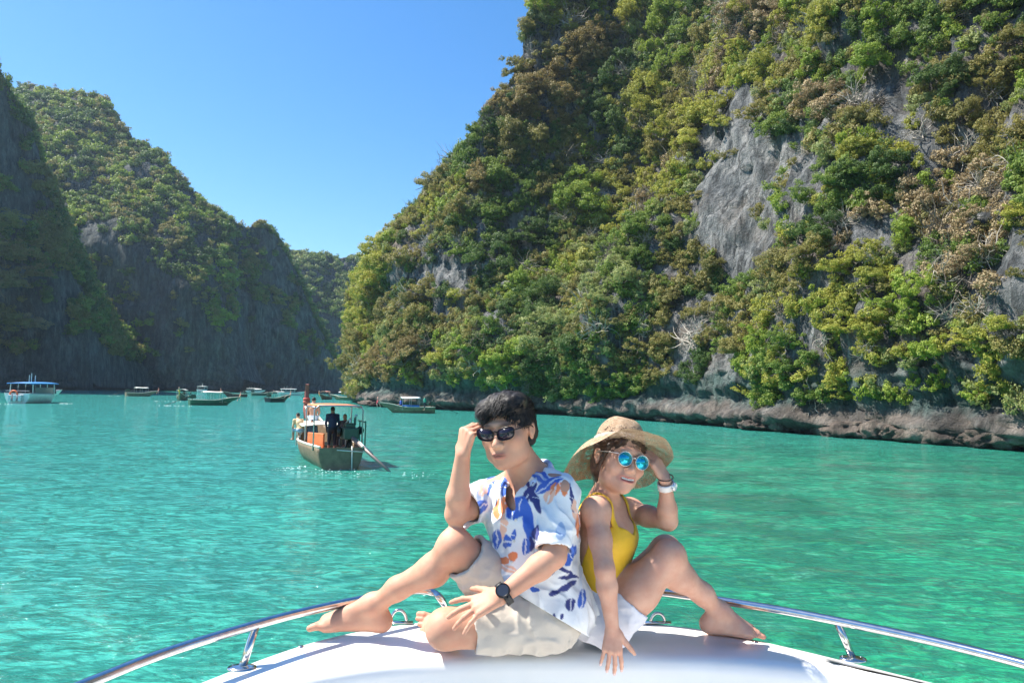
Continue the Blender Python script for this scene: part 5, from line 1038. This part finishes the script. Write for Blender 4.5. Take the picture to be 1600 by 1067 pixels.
def person_small(label, base, h, face, pose, cols, group, sit=False, arm=None):
    """a far-off figure: one skinned body; cols = (skin, top, bottom, hair)"""
    f = np.array([math.cos(face), math.sin(face), 0]); l = np.array([-f[1], f[0], 0]); u = np.array([0, 0, 1.0]); b = np.array(base, float); s = h/1.7
    S = Sdf(b-np.array([0.75, 0.75, 0.15]), b+np.array([0.75, 0.75, 1.95*s]), 0.022)
    hip = b+u*(0.9*s if not sit else 0.45*s); lean = pose; ch = hip+u*0.33*s*math.cos(lean)+f*0.33*s*math.sin(lean); nk = hip+u*0.52*s*math.cos(lean)+f*0.52*s*math.sin(lean); hd = nk+u*0.17*s+f*0.03
    S.cone(hip, ch, 0.145*s, 0.165*s, 0.06); S.cone(ch, nk, 0.155*s, 0.07*s, 0.06); S.cone(nk, hd, 0.06*s, 0.06*s, 0.03); S.ell(hd, (0.085*s, 0.085*s, 0.115*s), None, 0.02)
    for sd in (-1, 1):
        sh = nk-u*0.05*s+l*sd*0.19*s; S.cone(nk-u*0.03, sh, 0.07*s, 0.065*s, 0.04)
        el, wr = (arm[sd] if arm else (sh+np.array([0, 0, -0.28*s])+l*sd*0.05, sh+np.array([0, 0, -0.5*s])+f*0.08)); S.cone(sh, el, 0.055*s, 0.045*s, 0.03); S.cone(el, wr, 0.044*s, 0.032*s, 0.02); S.cone(wr, wr+unit(wr-el)*0.13*s, 0.034*s, 0.026*s, 0.02)
        hj = hip+l*sd*0.09*s; kn = (b+u*0.48*s+l*sd*0.10+f*0.03) if not sit else hip+f*0.42*s+l*sd*0.12; an = (b+u*0.07+l*sd*0.11) if not sit else kn-u*0.40*s
        S.cone(hj, kn, 0.095*s, 0.062*s, 0.04); S.cone(kn, an, 0.06*s, 0.042*s, 0.03); S.cone(an-u*0.02, an+f*0.15*s-u*0.03, 0.04*s, 0.035*s, 0.03)
    V, Q = S.mesh(); skin, top, bot, hair = map(np.array, cols); C = np.tile(skin, (len(V), 1)).astype(float)
    z = V[:, 2]; dh = np.linalg.norm(V-(hd+u*0.03-f*0.03), axis=1); tz = (V-hip)@u
    ax = np.linalg.norm(np.cross(V-hip, unit(nk-hip)), axis=1)
    tor = (((V-hip)@unit(nk-hip)) > 0.02) & (((V-nk)@unit(nk-hip)) < 0.03) & (ax < 0.30*s)
    if cols[1] is not cols[0]: C[tor] = top
    low = (tz < 0.05*s) & (np.linalg.norm(V-hip, axis=1) < (0.40 if bot[2] > 0.2 else 0.62)*s); C[low] = bot
    C[(dh < 0.115*s) & (((V-hd)@(u*0.8-f*0.6)) > 0.015)] = hair
    me = mesh_np('person', V, Q); colour_mesh(me, C); o = link('person', me, _mats.setdefault('small_skin', paint_material())); tag(o, label, 'person', group); return o
def paint_material():
    a = N('small_figure'); a.set(Base_Color=a.n('VertexColor', layer_name='paint').outputs[0], Roughness=0.7); return a.m
WOODP = lambda nm, c: plain(nm, c, 0.6, var=0.25, scale=5, bump=0.1)
WHITE = plain('boat_white', (0.74, 0.73, 0.70), 0.4, scale=3); CHROME = plain('grey_pipe', (0.42, 0.43, 0.44), 0.35, 0.8); DARKM = plain('oily_iron', (0.03, 0.035, 0.03), 0.45, 0.4)
FOAMV = []
def foam_patch(c, d, L, W_, n, seed, pw=1.0):
    r = np.random.default_rng(seed); d = unit(np.array((d[0], d[1], 0))); sd = np.array((-d[1], d[0], 0))
    for k in range(n):
        t = r.uniform()**pw; p = np.array((c[0], c[1], 0))+d*L*t+sd*r.normal()*W_*(0.35+0.65*t); FOAMV.append((p, r.uniform(0.5, 1.0)*(1-0.5*t), seed))

def longtail(loc, head, L=9.0, hullc=(0.10, 0.16, 0.09), rimc=(0.6, 0.56, 0.45), roofc=(0.72, 0.69, 0.62), label='', ribbons=((0.75, 0.10, 0.08), (0.85, 0.6, 0.1)), detail=True, roof=(-0.15, 0.30), prow=(0.55, 0.28, 0.2), group='boats on the lagoon', engine=True):
    root = empty('longtail_boat', (loc[0], loc[1], 0), label, 'boat', group); root.rotation_euler = (0, 0, head); k = L/9.0
    hm_ = WOODP('hull_%.2f_%.2f' % hullc[:2], hullc); rm = WOODP('rim_%.2f' % rimc[0], rimc); A = hull_grid(L, 1.9*k**0.5, 0.74, 0.62, 1.75*k)
    hl = MB().grid(A); hl.build('hull', hm_, root, True, solid=0.05)
    n = len(A); m = A.shape[1]; MB().add([A[0][i] for i in range(m)], [tuple(range(m))]).build('transom', hm_, root)
    for i in (0, m-1): MB().tube(A[:, i]+np.array((0, 0, 0.02)), 0.045, 6).build('gunwale', rm, root, True)
    fl = [[(x, y*np.abs(A[i, m-1, 1])*0.86, 0.14+0.02*j) for y in (-1, 1)] for j, (i, x) in enumerate([(i, A[i, 0, 0]) for i in range(1, int(n*0.72))])]; MB().grid(np.array(fl)).build('floor_boards', WOODP('floor_wood', (0.30, 0.20, 0.12)), root)
    pb = A[-1, 0]; pb = np.array((pb[0], 0, pb[2])); pr = MB().tube([pb+np.array((-0.25, 0, -0.5)), pb+np.array((0.05, 0, 0.1)), pb+np.array((0.18, 0, 0.75*k)), pb+np.array((0.10, 0, 1.05*k))], [0.10, 0.12, 0.10, 0.09], 6, True, 0.5).build('prow_post', WOODP('prow_%.2f' % prow[0], prow), root)
    for j, rc in enumerate(ribbons): MB().tube([pb+np.array((0.08, 0, 0.30*k-0.13*j)), pb+np.array((0.09, 0, 0.42*k-0.13*j))], 0.16, 8, True, 0.7).build('ribbon', plain('ribbon_%.2f_%.2f' % rc[:2], rc, 0.7), pr, True); MB().tube([pb+np.array((0.15, 0.05, 0.28*k-0.13*j)), pb+np.array((0.20, 0.07, -0.1)), pb+np.array((0.14, 0.06, -0.45-0.1*j))], [0.05, 0.06, 0.03], 5).build('ribbon_tail', plain('ribbon_%.2f_%.2f' % rc[:2], rc, 0.7), pr, True)
    if roof:
        x0, x1 = roof[0]*L, roof[1]*L; w = 0.82*k**0.5; zt = 1.62
        R_ = [[(x, y*w, zt+0.16*math.cos(y*1.5)-0.02*math.sin(x*3)) for y in np.linspace(-1, 1, 7)] for x in np.linspace(x0, x1, 7)]; MB().grid(np.array(R_)).build('canopy', plain('canopy_%.2f_%.2f' % roofc[:2], roofc, 0.7), root, True, solid=0.04)
        for x in (x0+0.1, (x0+x1)/2, x1-0.1):
            for y in (-1, 1): MB().tube([(x, y*w*0.93, 0.3), (x, y*w*0.93, zt+0.02)], 0.022, 6).build('canopy_post', CHROME, root)
    for x in (-0.12, 0.02, 0.16, 0.28): MB().box((x*L, 0, 0.42), (0.28, 1.45*k**0.5*(1 if x < 0.2 else 0.8), 0.05)).build('bench', WOODP('bench_wood', (0.42, 0.30, 0.18)), root)
    if engine:
        e = np.array((-0.44*L, 0.0, 1.05)); en = MB().box(e, (0.85, 0.42, 0.34)).box(e+(0.1, 0, 0.24), (0.5, 0.30, 0.16)).build('engine', plain('engine_green', (0.03, 0.075, 0.05), 0.45, 0.2), root, bevel=0.03)
        MB().tube([e+(-0.2, 0, 0.3), e+(-0.2, 0, 0.62)], 0.05, 8).tube([e+(0.25, 0.2, 0.1), e+(0.25, 0.33, 0.1)], 0.13, 10).build('engine_fittings', DARKM, en, True)
        MB().tube([(-0.44*L, 0, 0.3), (-0.44*L, 0, 0.95)], 0.06, 8).build('engine_stand', DARKM, root, True); MB().tube([e+(0.4, 0, 0), e+(1.3, 0.1, 0.25)], 0.022, 6).build('tiller', CHROME, en)
        MB().tube([e+(-0.4, 0, -0.02), e+(-1.8, 0, -0.55), e+(-3.3, 0, -1.12)], [0.05, 0.035, 0.025], 8).build('propeller_shaft', DARKM, root, True)
    return root
def far(px, py): g = G(px, py); return g
def hd(px0, py0, px1, py1): a, b = G(px0, py0), G(px1, py1); return math.atan2(b[1]-a[1], b[0]-a[0])

# the near longtail with its passengers
MAINH = math.radians(112)
st = G(530, 731); u = np.array((math.cos(MAINH), math.sin(MAINH), 0)); lv = np.array((-u[1], u[0], 0)); cen = np.array((st[0], st[1], 0))+u*4.2
mroot = longtail(cen, MAINH, 9.0, (0.20, 0.14, 0.085), (0.62, 0.57, 0.47), (0.72, 0.69, 0.62), 'wooden longtail boat seen from astern, nearest on the water left of the man', ((0.55, 0.08, 0.06), (0.5, 0.12, 0.08)), True, None, (0.30, 0.09, 0.07), 'longtail boats', False)
def W2(x, y, z): return cen+u*x+lv*y+np.array((0, 0, z))
def loc_(x, y, z): return np.array((x, y, z))
def dress_main():
    r = mroot; OR = plain('orange_panel', (0.78, 0.22, 0.07), 0.55); CAN = plain('awning_canvas', (0.80, 0.74, 0.66), 0.8, scale=4)
    rf = [[(x, y, 2.02+0.05*math.cos(y*1.4)) for y in np.linspace(-0.78, 0.78, 5)] for x in np.linspace(-3.7, -1.5, 5)]; rt = MB().grid(np.array(rf)).build('stern_roof', plain('roof_orange', (0.80, 0.22, 0.07), 0.6), r, True, solid=0.05)
    fr = MB()
    for x in (-3.72, -1.48): fr.tube([(x, -0.82, 0.55), (x, -0.82, 1.93), (x, -0.68, 2.06), (x, 0.68, 2.06), (x, 0.82, 1.93), (x, 0.82, 0.55)], 0.026, 8)
    fr.build('roof_frame', CHROME, r, True); 
    for y in (-0.8, 0.8): MB().tube([(-3.72, y, 2.0), (-1.48, y, 2.0)], 0.024, 8).build('roof_rail', CHROME, r, True)
    MB().grid(np.array([[(x, y, 1.22+0.06*math.cos(y*1.8)+0.02*math.sin(x*4)) for y in np.linspace(-0.75, 0.85, 7)] for x in np.linspace(-1.2, 1.9, 9)])).build('canvas_awning', CAN, r, True, solid=0.03)
    for x in (-1.1, 0.4, 1.8):
        for y in (-0.7, 0.8): MB().tube([(x, y, 0.3), (x, y, 1.22)], 0.022, 6).build('awning_post', CHROME, r)
    MB().box((-2.05, 0.52, 0.74), (0.95, 0.07, 0.60), rotz(0.5)).build('orange_board', OR, r, bevel=0.02)
    MB().tube([(-2.5, 0.72, 0.55), (-2.45, 0.72, 0.62)], 0.13, 10).build('fender', WHITE, r, True)
    MB().box((-2.7, 0.1, 0.38), (1.5, 1.3, 0.05)).build('stern_boards', WOODP('stern_wood', (0.45, 0.24, 0.16)), r)
    e = np.array((-3.55, -0.42, 1.12)); en = MB().box(e, (0.8, 0.5, 0.40)).box(e+(0.1, 0, 0.26), (0.55, 0.34, 0.16)).build('engine', plain('engine_green', (0.03, 0.075, 0.05), 0.45, 0.2), r, bevel=0.04)
    MB().tube([e+(0.15, 0.28, 0.05), e+(0.15, 0.40, 0.05)], 0.16, 14).build('flywheel', DARKM, en, True); MB().tube([e+(-0.1, -0.15, 0.3), e+(-0.1, -0.15, 0.55), e+(-0.3, -0.15, 0.62)], 0.045, 8).build('exhaust', CHROME, en, True)
    MB().tube([e+(0.2, 0.1, 0.35), e+(0.0, 0.0, 0.50), e+(-0.25, 0.05, 0.38)], 0.03, 6).build('hose', WHITE, en, True); MB().tube([e+(-0.1, -0.32, 0.1), e+(-0.05, -0.36, 0.1)], 0.14, 12).build('radiator', DARKM, en)
    MB().tube([e+(0.3, 0.15, 0.05), e+(0.9, 0.55, 0.35), e+(1.1, 0.62, 0.38)], 0.024, 6).build('tiller', CHROME, en, True)
    MB().tube([e+(0, 0, -0.75), e+(0, 0, -0.15)], 0.07, 8).tube([e+(-0.25, 0.25, -0.7), e+(0, 0, -0.2)], 0.035, 6).build('engine_stand', DARKM, r, True)
    sh = np.array(e)+(-0.3, 0, -0.1); t_ = np.array((-5.75, -1.55, -0.15)); MB().tube([sh, lerp(sh, t_, 0.45), t_], [0.075, 0.06, 0.035], 10).build('propeller_shaft', plain('worn_shaft', (0.26, 0.20, 0.18), 0.5, 0.4), r, True)
    MB().tube([lerp(sh, t_, 0.08)+(0, 0, 0.07), lerp(sh, t_, 0.5)+(0, 0, 0.09)], 0.022, 6).build('shaft_brace', CHROME, r, True)
    MB().tube([(-4.5, -0.35, 0.75), (-4.6, -0.35, -0.2)], 0.025, 6).tube([(-4.5, 0.15, 0.62), (-4.55, -0.75, 0.55)], 0.02, 6).build('rudder_bracket', plain('pale_pipe', (0.62, 0.58, 0.52), 0.5), r, True)
    for y in (-0.95, -0.75): MB().tube([(-3.6, y, 0.6), (-3.6, y, 1.55)], 0.025, 6).build('stern_rail', plain('green_rail', (0.06, 0.20, 0.13), 0.5), r)
    MB().tube([(-3.6, -0.95, 1.5), (-2.2, -0.95, 1.5)], 0.025, 6).build('stern_rail', plain('green_rail', (0.06, 0.20, 0.13), 0.5), r)
dress_main()
SK = (0.50, 0.25, 0.16)
person_small('boatman in a navy shirt standing at the stern of the near longtail', W2(-3.05, 0.10, 0.40), 1.62, MAINH+0.1, 0.03, ((0.30, 0.15, 0.10), (0.014, 0.020, 0.06), (0.008, 0.010, 0.02), (0.012, 0.01, 0.01)), 'people on the near longtail')
person_small('shirtless man in pale shorts standing near the bow of the longtail', W2(1.95, 0.15, 0.55), 1.72, MAINH-0.2, 0.05, (SK, SK, (0.66, 0.72, 0.80), (0.015, 0.012, 0.01)), 'people on the near longtail')
pb_ = W2(0.4, 0.78, 0.60); person_small('person in a peach top leaning over the left side of the longtail', pb_, 1.55, MAINH+0.4, 0.55, ((0.52, 0.27, 0.18), (0.78, 0.52, 0.28), (0.35, 0.45, 0.60), (0.02, 0.015, 0.012)), 'people on the near longtail', True)
person_small('seated person in dark clothes under the orange stern roof', W2(-1.8, -0.55, 0.55), 1.6, MAINH+2.6, 0.05, ((0.28, 0.15, 0.10), (0.02, 0.018, 0.02), (0.03, 0.03, 0.035), (0.012, 0.01, 0.01)), 'people on the near longtail', True)
person_small('passenger sitting under the pale awning of the near longtail', W2(0.6, 0.35, 0.30), 1.5, MAINH+3.0, 0.0, ((0.45, 0.24, 0.16), (0.16, 0.24, 0.42), (0.1, 0.1, 0.12), (0.02, 0.015, 0.012)), 'people on the near longtail', True)
foam_patch(W2(-4.5, 0.1, 0), -u, 1.8, 0.7, 45, 3); foam_patch(W2(-3.5, 0.95, 0), -u*0.8+lv*0.6, 1.8, 0.3, 40, 4); foam_patch(W2(-5.7, -1.5, 0), -u-lv*0.5, 2.0, 0.5, 16, 5)

# other boats, by the water line they float on
def boat_at(px, py, ang, **k): g = G(px, py); return longtail(g, math.radians(ang), **k)
B1 = boat_at(640, 645, 196, L=5.6, hullc=(0.17, 0.15, 0.08), label='longtail boat broadside under the right cliff, blue goods under its awning', ribbons=((0.7, 0.06, 0.10), (0.75, 0.35, 0.3)), roof=(-0.2, 0.18), roofc=(0.70, 0.72, 0.74), prow=(0.70, 0.30, 0.25))
MB().box((-0.1, 0, 0.72), (1.9, 1.0, 0.30)).build('blue_tarp', plain('blue_tarp', (0.05, 0.20, 0.62), 0.6), B1, bevel=0.05)
person_small('person in blue sitting at the front of the cliffside longtail', G(626, 645)+np.array((0, 0.2, 0.5)), 1.5, 3.3, 0.1, (SK, (0.05, 0.10, 0.45), (0.03, 0.03, 0.05), (0.02, 0.015, 0.01)), 'people on other boats', True)
person_small('boatman in green at the stern of the cliffside longtail', G(663, 646)+np.array((0, 0.2, 0.35)), 1.6, 3.2, 0.05, (SK, (0.05, 0.30, 0.22), (0.03, 0.03, 0.05), (0.02, 0.015, 0.01)), 'people on other boats')
B2 = boat_at(331, 633, 38, L=5.6, hullc=(0.03, 0.11, 0.06), label='dark green longtail with tall pale prow and long tail shaft, middle left', prow=(0.70, 0.62, 0.50), ribbons=((0.8, 0.35, 0.2), (0.8, 0.6, 0.4)), roof=(-0.22, 0.22))
foam_patch(G(300, 634), (-1, -0.5), 6, 0.6, 30, 8)
B3 = boat_at(284, 625, -72, L=7.0, hullc=(0.08, 0.10, 0.06), label='longtail coming bow on with yellow ribbons and a pale canopy', ribbons=((0.85, 0.55, 0.05), (0.85, 0.45, 0.05)), roof=(-0.3, 0.2), roofc=(0.66, 0.66, 0.62))
foam_patch(G(280, 627), (-0.9, -0.9), 4, 0.6, 20, 9)
B4 = boat_at(219, 619, 45, L=5.4, hullc=(0.22, 0.17, 0.11), label='small tan longtail with pink prow below the left massif', ribbons=((0.8, 0.25, 0.2), (0.8, 0.3, 0.3)), roof=(-0.2, 0.25), prow=(0.75, 0.32, 0.24))
foam_patch(G(205, 619), (-1, -0.6), 4, 0.5, 12, 10)
B5 = boat_at(434, 628, 75, L=6.0, hullc=(0.035, 0.04, 0.04), label='dark longtail seen from astern left of the near longtail', roof=(-0.2, 0.2), roofc=(0.42, 0.42, 0.40), ribbons=())
B6 = boat_at(367, 620, -120, L=6.0, hullc=(0.14, 0.06, 0.05), label='little reddish longtail far off between green and dark ones', roof=None)
B7 = boat_at(408, 618, 30, L=5.0, hullc=(0.06, 0.12, 0.08), label='far longtail with a white prow and low green hull', prow=(0.75, 0.72, 0.68), ribbons=(), roof=(-0.35, 0.0))
B8 = boat_at(508, 624, -95, L=6.0, hullc=(0.22, 0.10, 0.07), label='far longtail with pinkish roof just right of the near prow', roofc=(0.62, 0.30, 0.24), roof=(-0.3, 0.2))
B9 = boat_at(538, 625, 165, L=5.5, hullc=(0.10, 0.13, 0.07), label='far olive longtail lying across the channel mouth', roof=(-0.1, 0.2), roofc=(0.75, 0.74, 0.7), ribbons=())
B10 = boat_at(560, 622, 160, L=5.0, hullc=(0.20, 0.10, 0.07), label='rearmost reddish longtail at the channel mouth', roof=(-0.3, 0.3), roofc=(0.55, 0.32, 0.26), ribbons=())

def speedboat(loc, head, L, label, canopy=None, detail=True):
    root = empty('speedboat', (loc[0], loc[1], 0), label, 'boat', 'speedboats on the lagoon'); root.rotation_euler = (0, 0, head); k = L/9
    A = hull_grid(L, 2.9*k, 0.92, 1.05*k, 1.55*k, 0.10, -0.3, 24, 8); MB().grid(A).build('hull', WHITE, root, True, solid=0.06); m = A.shape[1]
    MB().add([A[0][i] for i in range(m)], [tuple(range(m))]).build('transom', WHITE, root)
    MB().grid(np.array([[(x, y*abs(A[min(int((x/L+0.5)*23), 23), 0, 1])*0.96, 0.62*k if x < 0.12*L else 1.10*k+0.25*k*(x/L)) for y in (-1, -0.5, 0, 0.5, 1)] for x in np.linspace(-0.47*L, 0.44*L, 16)])).build('deck', WHITE, root)
    for i in (0, m-1): MB().tube(A[:, i], 0.05*k, 6).build('rub_rail', plain('rub_grey', (0.35, 0.37, 0.4), 0.5), root, True)
    for y in (-1, 1):
        MB().grid(np.array([[(x, y*1.30*k*(1-0.15*max(0, x/L*3)), z) for z in np.linspace(1.05*k, 1.85*k, 3)] for x in np.linspace(-0.36*L, 0.18*L, 5)])).build('side_screen', plain('tinted_screen', (0.10, 0.13, 0.15), 0.15), root, solid=0.03)
        for x in (-0.40, -0.22, -0.04, 0.14): MB().tube([(x*L, y*1.28*k, 0.7*k), (x*L, y*1.22*k, 2.25*k)], 0.045*k, 6).build('roof_post', WHITE, root)
    MB().grid(np.array([[(0.18*L+0.35*k*(1-z), y*1.2*k, 1.1*k+1.0*k*z) for z in (0, 0.5, 1)] for y in np.linspace(-1, 1, 5)])).build('windscreen', plain('tinted_screen', (0.10, 0.13, 0.15), 0.15), root, solid=0.03)
    cm = plain('blue_canopy', (0.03, 0.24, 0.62), 0.6) if canopy else WHITE
    MB().grid(np.array([[(x, y*1.42*k, 2.28*k+0.16*k*math.cos(y*1.4)*(1-(2*x/L)**4)) for y in np.linspace(-1, 1, 7)] for x in np.linspace(-0.45*L, 0.22*L, 8)])).build('canopy', cm, root, True, solid=0.09*k)
    for j, x in enumerate((-0.30, -0.18, -0.02)):
        MB().tube([(x*L, 0.3*(j-1), 2.4*k), (x*L, 0.3*(j-1), (3.3+0.25*(j % 2))*k)], 0.035*k, 5).build('antenna', WHITE, root)
    for y in (-0.55, 0.0, 0.55): MB().box((-0.53*L, y*k, 0.62*k), (0.55*k, 0.36*k, 0.75*k)).build('outboard_motor', plain('motor_grey', (0.55, 0.56, 0.58), 0.4), root, bevel=0.08*k)
    for x in (-0.34, -0.24, -0.12, 0.0): MB().box((x*L, 0, 0.95*k), (0.35*k, 2.1*k, 0.5*k)).build('seat_row', plain('seat_maroon', (0.20, 0.09, 0.08), 0.7), root, bevel=0.05*k)
    if detail:
        MB().tube([(-0.505*L, 0.35*k+0.40*k*math.cos(a), 1.05*k+0.40*k*math.sin(a)) for a in np.linspace(0, 2*math.pi, 25)], 0.10*k, 8, False).build('life_ring', plain('ring_orange', (0.82, 0.16, 0.06), 0.5), root, True)
        MB().tube([(-0.49*L, -1.3*k, 1.45*k), (-0.49*L, 1.3*k, 1.45*k)], 0.035*k, 6).tube([(-0.49*L, -1.3*k, 1.15*k), (-0.49*L, 1.3*k, 1.15*k)], 0.03*k, 6).build('stern_rail', CHROME, root)
    return root
g = G(58, 629); speedboat(g, math.radians(96), 9.0, 'white speedboat with a bright blue canopy and orange life ring at far left', True)
foam_patch(G(20, 631), (-1, -0.4), 7, 0.6, 40, 12); foam_patch(G(92, 630), (1, 0.1), 1.5, 0.25, 25, 13)
speedboat(G(176, 607.5), math.radians(-5), 9.0, 'white cruiser moored under the left massif, larger of the two there', None, False)
speedboat(G(152, 607), math.radians(60), 7.0, 'small white boat half hidden beside the headland foot', None, False)
speedboat(G(317, 613), math.radians(100), 7.5, 'white speedboat behind the dark green longtail', None, False)
speedboat(G(398, 614), math.radians(5), 6.0, 'tiny white speedboat left of the white-prowed longtail', None, False)
speedboat(G(455, 617.5), math.radians(15), 7.0, 'white speedboat just left of the near longtail\'s prow', None, False)
def foam():
    r = np.random.default_rng(77); V = []; Fc = []
    for (p, s, sd) in FOAMV:
        d = np.linalg.norm(p); R_ = np.clip(0.0010*d, 0.015, 0.16)*s*r.uniform(0.5, 1.2); n = 7; b = len(V); V.append((p[0], p[1], 0.028+0.006*s))
        for k in range(n): a = 2*math.pi*k/n; q = R_*r.uniform(0.5, 1.3); V.append((p[0]+math.cos(a)*q*1.5, p[1]+math.sin(a)*q*0.8, 0.015))
        Fc += [(b, b+1+k, b+1+(k+1) % n) for k in range(n)]
    a = N('sea_foam'); a.set(Base_Color=a.ramp(a.noise(a.pos(), 6, 3), [(0.3, (0.35, 0.58, 0.55)), (0.65, (0.75, 0.82, 0.82))]), Roughness=0.8)
    o = link('foam', mesh_np('foam', V, Fc), a.m); tag(o, 'white foam in the wakes of the boats', None, None, 'stuff')
foam()
